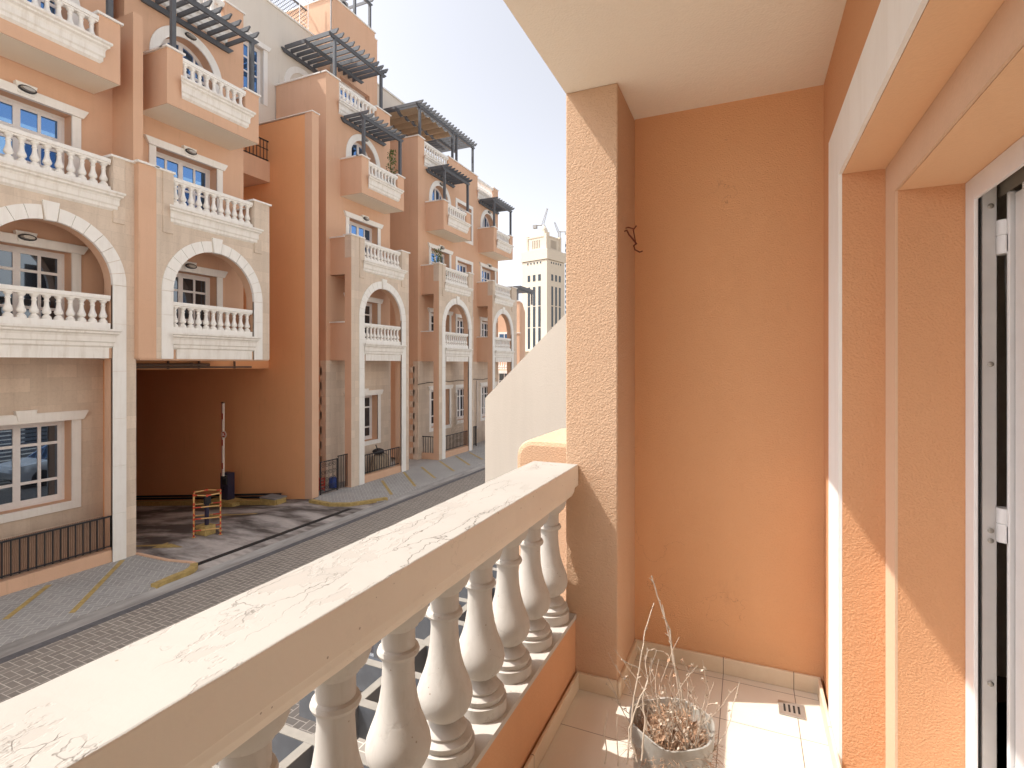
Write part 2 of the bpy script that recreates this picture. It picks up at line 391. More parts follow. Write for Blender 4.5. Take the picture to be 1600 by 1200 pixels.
# ------------------------------------------------------------------ ground, road, parking strip, ramp
m = B()
xs = [-3000, -31, -14.3, -1.0, 3000]; ys = [-3000, 8.4, 14.45, 3000]
for i in range(4):
    for j in range(3):
        if i in (1, 2) and j == 1 and i == 1: continue
        m.quad((xs[i], ys[j], GZ - .09), (xs[i + 1], ys[j], GZ - .09), (xs[i + 1], ys[j + 1], GZ - .09), (xs[i], ys[j + 1], GZ - .09))
struct(m.build('ground', 'ground'), 'pale sandy ground beyond the street', 'ground')
m = B().box(-11.14, -1.9, -30, 110, GZ - .3, GZ - .035)
struct(m.build('road', 'road'), 'brown herringbone paved road running along the flats', 'road')
m = B()
pr = [(-11.55, GZ - .01), (-11.48, GZ - .03), (-11.36, GZ - .065), (-11.25, GZ - .05), (-11.14, GZ - .03), (-11.14, GZ - .2), (-11.55, GZ - .2)]
m.prism(pr, 'y', -30, 110)
struct(m.build('gutter', 'gutter'), 'shallow grey concrete gutter beside the road', 'gutter')
m = B().box(-11.14, -10.95, -30, 110, GZ - .1, GZ - .031)
struct(m.build('border_course', plain('dark_border_pavers', (.13, .125, .13), .85, .7, 12, .4)), 'dark border course between gutter and road', 'paving')
# parking strips: left with rounded corner, right with rounded nose
def arc(cx, cy, r, a0, a1, n=8): return [(cx + r * math.cos(R(a0 + (a1 - a0) * k / n)), cy + r * math.sin(R(a0 + (a1 - a0) * k / n))) for k in range(n + 1)]
left = [(-15.6, -30), (-11.55, -30)] + [(-11.55, 7.35)] + arc(-12.25, 7.95, .62, -10, 75, 8) + [(-12.8, 8.42), (-14.1, 8.40), (-15.6, 8.38)]
m = B().prism(left, 'z', GZ - .3, GZ)
struct(m.build('parking_pavement', 'parking'), 'grey paved parking strip left of the ramp', 'pavement')
right = [(-15.9, 14.9), (-14.15, 14.75), (-13.9, 14.05), (-12.9, 13.95), (-12.3, 14.25), (-11.62, 15.2), (-11.55, 15.6), (-11.55, 110), (-15.9, 110)]
m = B().prism(right, 'z', GZ - .3, GZ)
struct(m.build('parking_pavement', 'parking'), 'grey paved parking strip right of the ramp', 'pavement')
# ramp
m = B()
m.quad((-11.55, 7.2, GZ - .035), (-11.55, 15.6, GZ - .035), (-14.2, 15.6, GZ - .035), (-14.2, 7.2, GZ - .035))
m.quad((-14.2, 8.3, GZ - .035), (-14.2, 14.5, GZ - .035), (-32, 14.5, RZ(-32)), (-32, 8.3, RZ(-32)))
struct(m.build('ramp', 'ramp'), 'stained ramp floor going down under the flats', 'ramp')
m = B().box(-12.16, -11.98, 8.35, 14.0, GZ - .2, GZ - .029)
for k in range(70):
    y = 8.4 + k * .08
    m.box(-12.14, -12.0, y, y + .05, GZ - .029, GZ - .02)
tag(m.build('drain_grate', plain('dark_grate', (.03, .027, .025), .7, .4, 30)), 'long dark drain grate across the ramp mouth', 'drain')

def mark(pts, label, name='parking_line', cat='line marking', group='yellow parking bay lines', z=GZ + .004, mat='yellow'):
    m = B(); m.quad(*[(p[0], p[1], z + .0) for p in pts])
    o = m.build(name, mat); o['kind'] = 'structure'; return tag(o, label, cat, group)
def pxg(px, py, z=GZ):
    q = (px - 800) / 831; t = -z * 831 / (py - 569)
    return Vector(((-.4048 + .9144 * q) * t, (.9144 + .4048 * q) * t))
lines = [((192, 875), (112, 958)), ((77, 914), (8, 968)), ((597, 751), (612, 773)), ((631, 738), (649, 760)), ((658.5, 729.8), (680, 747.4)), ((687, 720.6), (709.7, 736.4)), ((712.3, 712.7), (734, 727)), ((733, 706.7), (754, 718))]
names = ['worn yellow bay line starting at the white column by the ramp', 'worn yellow bay line at the low wall with the reed screen',
         'first yellow bay line right of the yellow kerb', 'second yellow bay line right of the yellow kerb', 'third yellow bay line right of the yellow kerb',
         'fourth yellow bay line right of the yellow kerb', 'fifth yellow bay line right of the yellow kerb', 'farthest yellow bay line beside the cream wall']
for (a, c_), nm in zip(lines, names):
    a, c_ = pxg(*a), pxg(*c_); d = (c_ - a).normalized(); n_ = Vector((-d.y, d.x)) * .055
    mark([a - n_, c_ - n_, c_ + n_, a + n_], nm)

def arrow(cx, cy, L, ang, label):
    ca, sa = math.cos(R(ang)), math.sin(R(ang))
    pts = [(-L, -.07), (L * .15, -.07), (L * .15, -.24), (L, 0), (L * .15, .24), (L * .15, .07), (-L, .07)]
    m = B(); w_ = []
    for x, y in pts:
        X = cx + x * ca - y * sa; Y = cy + x * sa + y * ca; w_.append((X, Y, RZ(X) + .004))
    m.quad(*w_); o = m.build('road_arrow', 'yellow'); o['kind'] = 'structure'
    return tag(o, label, 'arrow marking', 'yellow arrows painted on the ramp')
arrow(-14.4, 9.1, .9, 10, 'faded yellow arrow nearest the left pavement pointing out of the ramp')
arrow(-15.6, 12.2, 1.1, 190, 'faded yellow arrow behind the railed box pointing into the ramp')

# kerbs
def kerb(pts, name, label, mats=('yellow', 'concrete'), w_=.14, z0=GZ - .06, z1=GZ + .015, group='painted kerbs'):
    m = B(); n = len(pts)
    P = [Vector(p) for p in pts]; I = []
    for k in range(n):
        d = (P[min(k + 1, n - 1)] - P[max(k - 1, 0)]).normalized(); I.append(Vector((-d.y, d.x)) * w_)
    for k in range(n - 1):
        a, c_ = P[k], P[k + 1]; ai, ci = a + I[k], c_ + I[k + 1]
        m.quad((a.x, a.y, z0), (c_.x, c_.y, z0), (c_.x, c_.y, z1), (a.x, a.y, z1))
        m.quad((a.x, a.y, z1), (c_.x, c_.y, z1), (ci.x, ci.y, z1), (ai.x, ai.y, z1))
        m.quad((ai.x, ai.y, z1), (ci.x, ci.y, z1), (ci.x, ci.y, z0), (ai.x, ai.y, z0))
    for k in (0, n - 1):
        a, ai = P[k], P[k] + I[k]; m.quad((a.x, a.y, z0), (ai.x, ai.y, z0), (ai.x, ai.y, z1), (a.x, a.y, z1))
    return tag(m.build(name, list(mats)), label, 'kerb', group)
YK = (.50, .35, .12)
kerb([(-11.52, 7.3)] + arc(-12.25, 7.95, .66, -8, 60, 6), 'kerb', 'cracked yellow kerb at the rounded pavement corner left of the ramp', w_=.16, z1=GZ + .07)
kerb(arc(-12.25, 7.95, .66, 60, 82, 3) + [(-12.9, 8.46), (-14.05, 8.44)], 'kerb', 'thin pink kerb edge from the corner back to the column', mats=('stucco',), w_=.08, z1=GZ + .03)
kerb([(-13.9, 14.0), (-12.9, 13.9), (-12.25, 14.2), (-11.9, 14.75), (-11.58, 15.35)], 'kerb', 'yellow and black kerb at the right side of the ramp mouth', w_=.16, z1=GZ + .07)

# ------------------------------------------------------------------ facade kit
def sheet(m, x, y0, y1, z0, z1, holes=(), depth=.35, mi=0, mir=None):
    """wall face at x with openings; hole = (ya, yb, za, zb, arch)"""
    mir = mi if mir is None else mir
    H = []
    for h in holes:
        ya, yb, za, zb, ar = h
        zt = zb + ((yb - ya) / 2 if ar else 0)
        if zt <= z0 or za >= z1 or yb <= y0 or ya >= y1: continue
        H.append((ya, yb, za, zb, ar, zt))
    Y = sorted({y0, y1, *[h[0] for h in H], *[h[1] for h in H]}); Z = sorted({z0, z1, *[h[2] for h in H], *[h[5] for h in H]})
    Y = [v for v in Y if y0 <= v <= y1]; Z = [v for v in Z if z0 <= v <= z1]
    for i in range(len(Y) - 1):
        for j in range(len(Z) - 1):
            cy, cz = (Y[i] + Y[i + 1]) / 2, (Z[j] + Z[j + 1]) / 2
            if any(h[0] < cy < h[1] and h[2] < cz < h[5] for h in H): continue
            m.quad((x, Y[i], Z[j]), (x, Y[i + 1], Z[j]), (x, Y[i + 1], Z[j + 1]), (x, Y[i], Z[j + 1]), mi=mi)
    xb = x - depth
    for ya, yb, za, zb, ar, zt in H:
        m.quad((x, ya, za), (x, yb, za), (xb, yb, za), (xb, ya, za), mi=mir)
        m.quad((x, ya, za), (xb, ya, za), (xb, ya, zb), (x, ya, zb), mi=mir)
        m.quad((x, yb, za), (x, yb, zb), (xb, yb, zb), (xb, yb, za), mi=mir)
        if not ar: m.quad((x, ya, zb), (xb, ya, zb), (xb, yb, zb), (x, yb, zb), mi=mir)
        else:
            r = (yb - ya) / 2; c_ = (ya + yb) / 2; n = 20
            A = [(c_ - r * math.cos(math.pi * k / n), zb + r * math.sin(math.pi * k / n)) for k in range(n + 1)]
            for k in range(n):
                a, e = A[k], A[k + 1]
                m.quad((x, a[0], a[1]), (x, e[0], e[1]), (x, e[0], zt), (x, a[0], zt), mi=mi)
                m.quad((x, a[0], a[1]), (xb, a[0], a[1]), (xb, e[0], e[1]), (x, e[0], e[1]), mi=mir)

BPROF = [(.090, 0), (.090, .040), (.079, .043), (.083, .052), (.083, .060), (.073, .066), (.064, .070), (.068, .078), (.062, .086), (.047, .095), (.038, .104), (.040, .108), (.054, .114), (.070, .128), (.080, .147), (.084, .168), (.081, .190), (.072, .215), (.060, .245), (.050, .280), (.0435, .32), (.0405, .37), (.042, .396), (.051, .400), (.0545, .408), (.051, .417), (.0435, .421), (.0425, .45), (.0435, .468), (.052, .474), (.056, .482), (.068, .492), (.076, .512), (.079, .530)]
def make_baluster_mesh(name, seg, mat, prof=BPROF):
    o = B().lathe(prof, seg=seg).build(name, mat, smooth=True); me = o.data; bpy.data.objects.remove(o); return me
BME = make_baluster_mesh('facade_baluster', 12, 'trim_clean')
def inst(me, name, parent, loc, rz=0):
    o = bpy.data.objects.new(name, me); COL.objects.link(o); o.parent = parent; o.location = loc; o.rotation_euler.z = rz
    if parent.type == 'EMPTY': o.location = Vector(loc) - parent.location
    return o

def balustrade(root, x, y0, y1, zt, label=None):
    m = B()
    m.box(x - .10, x + .11, y0, y1, zt - .095, zt)
    m.box(x - .075, x + .085, y0, y1, zt - .135, zt - .095)
    m.box(x - .10, x + .105, y0, y1, zt - .81, zt - .665)
    p = m.build('balustrade', 'trim_clean', root, bevel=.008)
    if label: p['label'] = label
    n = max(2, round((y1 - y0) / .229)); st = (y1 - y0) / n
    for k in range(n): inst(BME, 'baluster', p, (x + .005, y0 + st * (k + .5), zt - .665))
    return p

CPROF = [(0, 0), (.19, 0), (.19, -.045), (.15, -.075), (.15, -.11), (.10, -.14), (.08, -.19), (.08, -.30), (.05, -.33), (.05, -.40), (.02, -.43), (0, -.45)]
def cornice(root, x, y0, y1, zt, s=1.0, board=0, name='cornice'):
    m = B(); n = len(CPROF)
    # mitred ends: deeper mouldings reach further sideways
    i = len(m.v)
    L = [(x + dx * s, y0 - dx * s * .8 - .001, zt + z * s) for dx, z in CPROF]
    Rr = [(x + dx * s, y1 + dx * s * .8 + .001, zt + z * s) for dx, z in CPROF]
    m.v += L + Rr
    m.f.append(tuple(range(n - 1, -1, -1))); m.mi.append(0); m.f.append(tuple(range(n, 2 * n))); m.mi.append(0)
    for k in range(n): m.f.append((k, (k + 1) % n, n + (k + 1) % n, n + k)); m.mi.append(0)
    if board:
        m.box(x - .25, x + .028, y0 + .06, y1 - .06, zt - .45 * s - board, zt - .44 * s)
    return m.build(name, 'trim', root)

def lamp(root, x, y, z):
    m = B(); n = 14
    ring = [(y + .17 * math.cos(2 * math.pi * k / n), z + .075 * math.sin(2 * math.pi * k / n)) for k in range(n)]
    tp = [(y + .14 * math.cos(2 * math.pi * k / n), z + .055 * math.sin(2 * math.pi * k / n)) for k in range(n)]
    m.prism(ring, 'x', x, x + .05, taper=None); p = m.build('wall_lamp', 'iron', root)
    g = B().prism(tp, 'x', x + .05, x + .10, taper=[(y + .8 * (a - y), z + .7 * (c_ - z)) for a, c_ in tp]); g.build('lamp_glass', 'steel', p)

def window(root, x, yc, hw, z0, z1, rows=(.5, .5), leafs=2, arch=False, style='lintel', lampon=True, depth=.33, sill=False, sw=.19, cols=2):
    """frame + pane recessed behind wall face x; stone surround in front"""
    fx = x - depth
    m = B(); f = .065
    if not arch:
        m.box(fx - .05, fx + .03, yc - hw, yc + hw, z1 - f, z1); m.box(fx - .05, fx + .03, yc - hw, yc + hw, z0, z0 + f * (1.0 if not sill else 1))
        m.box(fx - .05, fx + .029, yc - hw, yc - hw + f, z0 + f, z1 - f); m.box(fx - .05, fx + .029, yc + hw - f, yc + hw, z0 + f, z1 - f)
        # inner step of the reveal
        lw = (2 * hw - 2 * f) / leafs
        tot = sum(rows); za, zb = z0 + f, z1 - f
        for l in range(leafs):
            a = yc - hw + f + l * lw; e = a + lw
            g = .07
            m.box(fx - .03, fx + .015, a, a + g, za, zb); m.box(fx - .03, fx + .015, e - g, e, za, zb)
            m.box(fx - .03, fx + .014, a + g, e - g, za, za + g * 1.3); m.box(fx - .03, fx + .014, a + g, e - g, zb - g, zb)
            for c_ in range(1, cols):
                yy = a + g + (lw - 2 * g) * c_ / cols
                m.box(fx - .02, fx + .010, yy - .032, yy + .032, za + g, zb - g)
            acc = 0
            for r_ in rows[:-1]:
                acc += r_; zz = za + g + (zb - za - 2 * g) * acc / tot
                m.box(fx - .02, fx + .012, a + g, e - g, zz - .032, zz + .032)
        P = B().quad((fx - .01, yc - hw + .02, z0 + .02), (fx - .01, yc + hw - .02, z0 + .02), (fx - .01, yc + hw - .02, z1 - .02), (fx - .01, yc - hw + .02, z1 - .02))
    else:
        n = 20
        def ringm(r0, r1, xa, xb):
            for k in range(n):
                a0, a1 = math.pi * k / n, math.pi * (k + 1) / n
                q = [(yc - r1 * math.cos(a0), z1 + r1 * math.sin(a0)), (yc - r1 * math.cos(a1), z1 + r1 * math.sin(a1)), (yc - r0 * math.cos(a1), z1 + r0 * math.sin(a1)), (yc - r0 * math.cos(a0), z1 + r0 * math.sin(a0))]
                m.prism(q, 'x', xa, xb)
        ringm(hw - .1, hw, fx - .04, fx + .03)
        m.box(fx - .04, fx + .03, yc - hw, yc - hw + .1, z0, z1); m.box(fx - .04, fx + .03, yc + hw - .1, yc + hw, z0, z1)
        m.box(fx - .03, fx + .025, yc - .06, yc + .06, z0, z1 + hw - .06)
        for s_ in (-1, 1):
            m.box(fx - .02, fx + .02, yc + s_ * (hw * .5) - .03, yc + s_ * (hw * .5) + .03, z0, z1 + hw * .8)
        m.box(fx - .02, fx + .022, yc - hw + .1, yc + hw - .1, z1 - .04, z1 + .04)
        m.box(fx - .02, fx + .018, yc - hw + .1, yc + hw - .1, z1 - .72, z1 - .66)
        P = B(); pts = [(yc - hw + .02, z0)] + [(yc - (hw - .02) * math.cos(math.pi * k / n), z1 + (hw - .02) * math.sin(math.pi * k / n)) for k in range(n + 1)] + [(yc + hw - .02, z0)]
        P.quad(*[(fx - .01, a, c_) for a, c_ in pts])
    wdw = m.build('window', 'white', root)
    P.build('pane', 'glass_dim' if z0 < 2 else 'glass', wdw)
    s = B(); t = .035
    if style == 'lintel':
        s.box(x - .01, x + t, yc - hw - sw, yc - hw, z0 - (sw if sill else 0), z1); s.box(x - .01, x + t, yc + hw, yc + hw + sw, z0 - (sw if sill else 0), z1)
        s.prism([(yc - hw - sw - .03, z1), (yc + hw + sw + .03, z1), (yc + hw + sw + .14, z1 + .2), (yc - hw - sw - .14, z1 + .2)], 'x', x - .01, x + .09)
        s.box(x - .01, x + .06, yc - hw - sw - .14, yc - .2, z1 + .2, z1 + .215); s.box(x - .01, x + .06, yc + .2, yc + hw + sw + .14, z1 + .2, z1 + .215)
        s.prism([(yc - .15, z1 + .06), (yc + .15, z1 + .06), (yc + .2, z1 + .3), (yc - .2, z1 + .3)], 'x', x - .01, x + .12)
        if sill: s.box(x - .01, x + t + .001, yc - hw, yc + hw, z0 - sw, z0)
        if lampon: lamp(root, x + .12, yc, z1 + .17)
    elif style == 'frame':
        s.box(x - .01, x + t, yc - hw - sw, yc - hw, z0 - sw, z1 + sw); s.box(x - .01, x + t, yc + hw, yc + hw + sw, z0 - sw, z1 + sw)
        s.box(x - .01, x + t + .001, yc - hw, yc + hw, z0 - sw, z0); s.box(x - .01, x + t + .001, yc - hw, yc + hw, z1, z1 + sw)
    elif style == 'arch':
        n = 24
        r0, r1 = hw, hw + .26
        for k in range(n):
            a0, a1 = math.pi * k / n, math.pi * (k + 1) / n
            q = [(yc - r1 * math.cos(a0), z1 + r1 * math.sin(a0)), (yc - r1 * math.cos(a1), z1 + r1 * math.sin(a1)), (yc - r0 * math.cos(a1), z1 + r0 * math.sin(a1)), (yc - r0 * math.cos(a0), z1 + r0 * math.sin(a0))]
            s.prism(q, 'x', x - .01, x + t)
        s.box(x - .01, x + t, yc - r1, yc - r0, z0, z1); s.box(x - .01, x + t, yc + r0, yc + r1, z0, z1)
        if lampon: lamp(root, x + t, yc + .05, z1 + hw + .13)
    if style != 'none': s.build('window_surround', 'trim_clean', wdw)
    return wdw

def rafter_mesh(m, x0, x1, y, z, w_=.05, h=.13):
    """rafter along x with shaped nose at x1 (and x0)"""
    pts = [(x0, z), (x1 - .10, z), (x1, z + h * .75), (x1, z + h), (x0, z + h)]
    m.prism(pts, 'y', y - w_ / 2, y + w_ / 2)
def pergola(root, x_in, x_out, y0, y1, z, zpost, posts, n, mids=(), px=None, name='pergola', h=.13):
    """two long beams along y, n rafters on top along x, posts at front"""
    bms = [x_in + .06, x_out] + list(mids)
    pg = None
    for k, bx in enumerate(bms):
        m = B(); pts = [(y0 - .16, z + .03), (y0 - .02, z - .10), (y1 + .02, z - .10), (y1 + .16, z + .03), (y1 + .16, z + .05), (y0 - .16, z + .05)]
        m.prism(pts, 'x', bx - .035, bx + .035)
        if pg is None: pg = m.build(name, 'pergola', root)
        else: m.build('beam', 'pergola', pg)
    m0 = B(); rafter_mesh(m0, x_in + .02, x_out + .28, 0, z + .052, h=h)
    r0 = m0.build('rafter', 'pergola', pg)
    for k in range(n):
        y = y0 + .06 + (y1 - y0 - .12) * k / (n - 1)
        if k == 0: r0.location.y = y
        else:
            r = r0.copy(); COL.objects.link(r); r.parent = pg; r.location.y = y
    for y in posts:
        m = B().box(x_out - .055, x_out + .055, y - .055, y + .055, zpost, z - .10); m.build('post', 'pergola', pg)
    return pg

def bay(root, yc, y0, y1, XF=-14.0, XW=-15.05, bridge=False, wing=True, pilaster=None, box=True, nraf=9):
    F = XF; zb = .14 if bridge else GZ; ow = 1.255; T = .32
    # arch frame
    spring, top = 1.91, 4.14
    arcp = [(yc + ow * math.cos(math.pi * k / 28), spring + ow * math.sin(math.pi * k / 28)) for k in range(29)]
    out = [(y0, zb), (y0, top), (y1, top), (y1, zb), (yc + ow, zb)] + arcp + [(yc - ow, zb)]
    m = B(); m.prism(out, 'x', F - T, F, mi=0, mi_side=1)
    m.build('arch_frame', ['stone', 'stucco'], root)
    # white surround: blocks with fine joints
    s = B(); tw = .30
    zz = zb
    H = 1.15
    while zz < spring - .02:
        z2 = min(zz + H, spring)
        for sg in (-1, 1):
            a, e = yc + sg * ow, yc + sg * (ow + tw)
            s.box(F - .05, F + .03, a, e, zz, z2 - .006)
        zz = z2
    nv = 15
    for k in range(nv):
        if k == nv // 2: continue
        a0, a1 = math.pi * k / nv + .004, math.pi * (k + 1) / nv - .004
        sub = 3
        for q_ in range(sub):
            b0, b1 = a0 + (a1 - a0) * q_ / sub, a0 + (a1 - a0) * (q_ + 1) / sub
            q = [(yc - r * math.cos(a), spring + r * math.sin(a)) for r, a in ((ow + tw, b0), (ow + tw, b1), (ow - .004, b1), (ow - .004, b0))]
            s.prism(q, 'x', F - .05, F + .03)
    s.prism([(yc - .10, spring + ow - .02), (yc + .10, spring + ow - .02), (yc + .155, spring + ow + .40), (yc - .155, spring + ow + .40)], 'x', F - .05, F + .065)
    s.build('arch_surround', 'trim_clean', root)
    # level 1
    balustrade(root, F - .12, yc - ow + .01, yc + ow - .03, 1.65)
    cornice(root, F, yc - ow + .03, yc + ow - .03, .835, 1.0, board=.245)
    fl = B(); fl.box(XW - .05, F - T + .001, y0 + .02, y1 - .02, .20, .42); fl.box(F - T + .02, F - .02, yc - ow + .002, yc + ow - .002, .15, .80)
    fl.build('balcony_slab', 'stucco', root)
    # level 2
    fl = B(); fl.box(XW - .05, F - T + .001, y0 + .02, y1 - .02, 3.50, 3.75); fl.build('balcony_slab', 'stucco', root)
    def coping(*a_):
        c_ = B(); cap(c_, *a_); c_.build('coping', 'trim_clean', root)
    for a, e in ((y0, yc - ow), (yc + ow, y1)):
        B().box(F - T, F - .002, a + .002, e - .002, top, 5.0).build('pier', 'stone', root)
        coping(F - T, F, a, e, 5.0)
    for sg in (-1, 1):
        a, e = yc + sg * ow, yc + sg * (ow + .27)
        B().box(F - .01, F + .035, a, e, 3.42, 5.0).build('pilaster_strip', 'stone', root)
    for a in ([y0, y1 - .16] if wing else []):
        for za, zt_ in ((3.5, 4.95), (.145 if not bridge else .142, 1.62)):
            B().box(XW - .02, F - T, a + .003, a + .155, za, zt_).build('side_parapet', 'stucco', root)
            coping(XW, F - T - .05, a + .003, a + .155, zt_)
    if pilaster:
        pp = B().box(F - 1.0, F, pilaster[0], pilaster[1], zb, 5.02); pp.build('pilaster', 'stucco', root)
        coping(F - 1.0, F, pilaster[0], pilaster[1], 5.02)
    balustrade(root, F - .12, yc - ow + .02, yc + ow - .02, 4.94)
    cornice(root, F, yc - ow - .05, yc + ow + .05, 4.14, 1.0)
    # level 3 box balcony
    if box:
        a, e = yc - 1.42, yc + 1.42; pa, pe = yc - 1.0, yc + .95
        bx = B()
        bx.box(XW - .05, F + .02, a, e, 6.80, 7.10, mi=0)
        bx.box(XW - .02, F - .16, a, a + .15, 7.10, 8.26); bx.box(XW - .02, F - .16, e - .15, e, 7.10, 8.26)
        bx.box(F - .16, F + .02, a, pa, 7.10, 8.26); bx.box(F - .16, F + .02, pe, e, 7.10, 8.26)
        bx.box(F - .14, F + .015, pa, pe, 7.10, 7.55)
        o = bx.build('balcony', 'stucco', root)
        B().quad((XW, a + .01, 6.797), (F + .01, a + .01, 6.797), (F + .01, e - .01, 6.797), (XW, e - .01, 6.797)).build('soffit', 'ceiling', o)
        coping(XW + .05, F - .16, a, a + .15, 8.26); coping(XW + .05, F - .16, e - .15, e, 8.26)
        coping(F - .16, F + .02, a, pa, 8.262); coping(F - .16, F + .02, pe, e, 8.262)
        balustrade(root, F - .07, pa, pe, 8.2)
        cornice(root, F + .02, pa - .02, pe + .02, 7.60, 1.12)
        pergola(root, XW, F - .05, yc - 1.30, yc + 1.30, 9.93, 8.31, (yc - 1.22, yc + 1.22), nraf)
    # windows
    h1 = (yc - .93, yc + .93, .42, 2.70, False); h2 = (yc - .93, yc + .93, 3.75, 6.05, False); h3 = (yc - .85, yc + .85, 7.12, 8.67, True)
    window(root, XW, yc, .93, .42, 2.70, rows=(.9, .5, .5, .45))
    window(root, XW, yc, .93, 3.75, 6.05, rows=(.9, .5, .3, .5))
    window(root, XW, yc, .85, 7.12, 8.67, arch=True, style='arch')
    hs = [h1, h2, h3]
    if not bridge:
        window(root, XW, yc, .93, -3.32, -1.35, rows=(.4, .85, .4), sill=True, lampon=False); hs.append((yc - .93, yc + .93, -3.32, -1.35, False))
    return hs

def body(root, y0, y1, holes, XW=-15.05, gaps=(), side=True, zbase=GZ, quoins=True, XB=-17.7, ztop=11.42, extra=()):
    ht = [(a, e, 10.62, 20.0, False) for a, e in gaps]
    m = B()
    sheet(m, XW, y0, y1, .145, 10.5, holes)
    # parapet with balustrade gaps
    ys_ = [y0]
    for a, e in gaps: ys_ += [a, e]
    ys_.append(y1)
    for k in range(0, len(ys_) - 1, 2): m.box(XW - .2, XW, ys_[k], ys_[k + 1], 10.5, ztop, skip='b')
    for a, e in gaps: m.box(XW - .2, XW, a, e, 10.5, 10.56, skip='b')
    for yy, sg in ((y0, 1), (y1, -1)):
        m.quad((XW, yy, .145), (XW, yy, 10.5), (XB, yy, 10.5), (XB, yy, .145))
        m.box(XB, XW - .2, yy, yy + sg * .2, 10.5, ztop, skip='b')
    m.quad((XW, y0, 10.5), (XW, y1, 10.5), (XB, y1, 10.5), (XB, y0, 10.5))
    m.quad((XB, y0, zbase), (XB, y0, 10.5), (XB, y1, 10.5), (XB, y1, zbase))
    if zbase > -1: m.quad((XW, y0, zbase), (XW, y1, zbase), (XB, y1, zbase), (XB, y0, zbase))
    m.build('wall', 'stucco', root)
    if zbase < -1:
        g = B(); sheet(g, XW + .02, y0 - .02, y1 + .02, GZ, .145, holes, mir=1)
        g.quad((XW + .02, y0 - .02, GZ), (XW - .28, y0 - .02, GZ), (XW - .28, y0 - .02, .145), (XW + .02, y0 - .02, .145))
        g.quad((XW + .02, y1 + .02, GZ), (XW - .28, y1 + .02, GZ), (XW - .28, y1 + .02, .145), (XW + .02, y1 + .02, .145))
        g.quad((XW + .02, y0 - .02, .145), (XW + .02, y1 + .02, .145), (XW - .05, y1 + .02, .145), (XW - .05, y0 - .02, .145))
        z = GZ; k = 0
        while z < .1:
            z2 = min(z + .29, .145)
            if k % 2: g.box(XW - .5, XW - .2, y0 - .02, y0 + .02, z, z2)
            z = z2; k += 1
        g.build('stone_cladding', ['stone', 'stucco'], root)
        for yy in (y0, y1): B().quad((XW - .1, yy, GZ), (XW - .1, yy, .145), (XB, yy, .145), (XB, yy, GZ)).build('side_wall', 'stucco', root)
    for k in range(0, len(ys_) - 1, 2):
        cp = B(); cap(cp, XW - .2, XW, ys_[k], ys_[k + 1], ztop); cp.build('parapet_coping', 'trim_clean', root)
    for yy, sg in ((y0, 1), (y1, -1)):
        cp = B(); cap(cp, XB, XW - .25, min(yy, yy + sg * .2), max(yy, yy + sg * .2), ztop - .001); cp.build('parapet_coping', 'trim_clean', root)
    for a, e in gaps:
        balustrade(root, XW - .09, a, e, 11.37); cornice(root, XW, a - .02, e + .02, 10.60, 1.12)

# ------------------------------------------------------------------ building A (far left)
A = thing('apartment_building', (-15, 5.5, GZ), 'peach apartment building at the left edge with a reed screen behind its railing', 'building', 'peach apartment buildings across the street')
hs = bay(A, 6.57, 4.8, 8.37)
hs += bay(A, .2, -1.6, 2.0)
body(A, -2.2, 8.43, hs, gaps=((5.4, 7.8),), XW=-15.08)
m = B().box(-15.2, -14.22, 8.43, 8.67, 4.9, 8.93); m.build('fin_wall', 'stucco', A)
def low_wall(root, a, e, x=-14.12, h=.285):
    B().box(x - .10, x + .10, a, e, GZ, GZ + h).build('low_wall', 'stucco', root)
low_wall(A, 5.31, 7.83)
# ------------------------------------------------------------------ building B (over the ramp)
Bq = thing('apartment_building', (-15, 10.4, .14), 'peach building section bridging over the garage ramp with one arched balcony', 'building', 'peach apartment buildings across the street')
hs = bay(Bq, 10.44, 8.76, 12.28, XF=-13.83, bridge=True, wing=True, pilaster=(8.325, 8.758))
body(Bq, 8.70, 12.33, hs, gaps=((9.24, 11.64),), zbase=.16)
m = B().box(-16.3, -13.86, 8.38, 12.27, .10, .20); m.build('underside', 'stucco', Bq)
# deep lintel over the tunnel and the black-railed link balcony
m = B().box(-31, -16.3, 8.4, 14.44, -.16, .5); m.build('tunnel_ceiling', 'ramp_wall', Bq)
m = B().box(-17.7, -16.24, 12.34, 14.44, 6.75, 7.45); m.box(-16.36, -16.24, 12.34, 14.44, 7.45, 7.5); m.build('link_balcony', 'stucco', Bq)
m = B(); 
for k in range(14):
    y = 12.40 + k * .15; m.box(-16.31, -16.29, y, y + .02, 7.5, 8.25)
m.box(-16.32, -16.28, 12.35, 14.42, 8.25, 8.29); m.box(-16.32, -16.28, 12.35, 14.42, 7.55, 7.58); m.box(-16.315, -16.285, 12.35, 14.42, 7.95, 7.97)
m.build('balcony_railing', 'iron', Bq)
# tunnel services: pipes along the lintel
m = B(); m.tube([(-16.2, 8.5, -.1), (-16.2, 13.6, -.1)], .03, 8); m.tube([(-16.1, 8.6, -.02), (-16.1, 11.9, -.02)], .045, 8)
for y in (9.3, 10.6, 11.6, 12.9): m.box(-16.24, -16.16, y, y + .03, -.15, .1)
m.lathe([(.08, 0), (.09, .05), (.05, .11)], (-16.12, 11.3, -.06), 10); m.lathe([(.07, 0), (.08, .05), (.04, .11)], (-16.12, 8.7, -.08), 10)
m.build('ceiling_pipe', plain('grimy_pipe', (.16, .11, .08), .6), Bq)

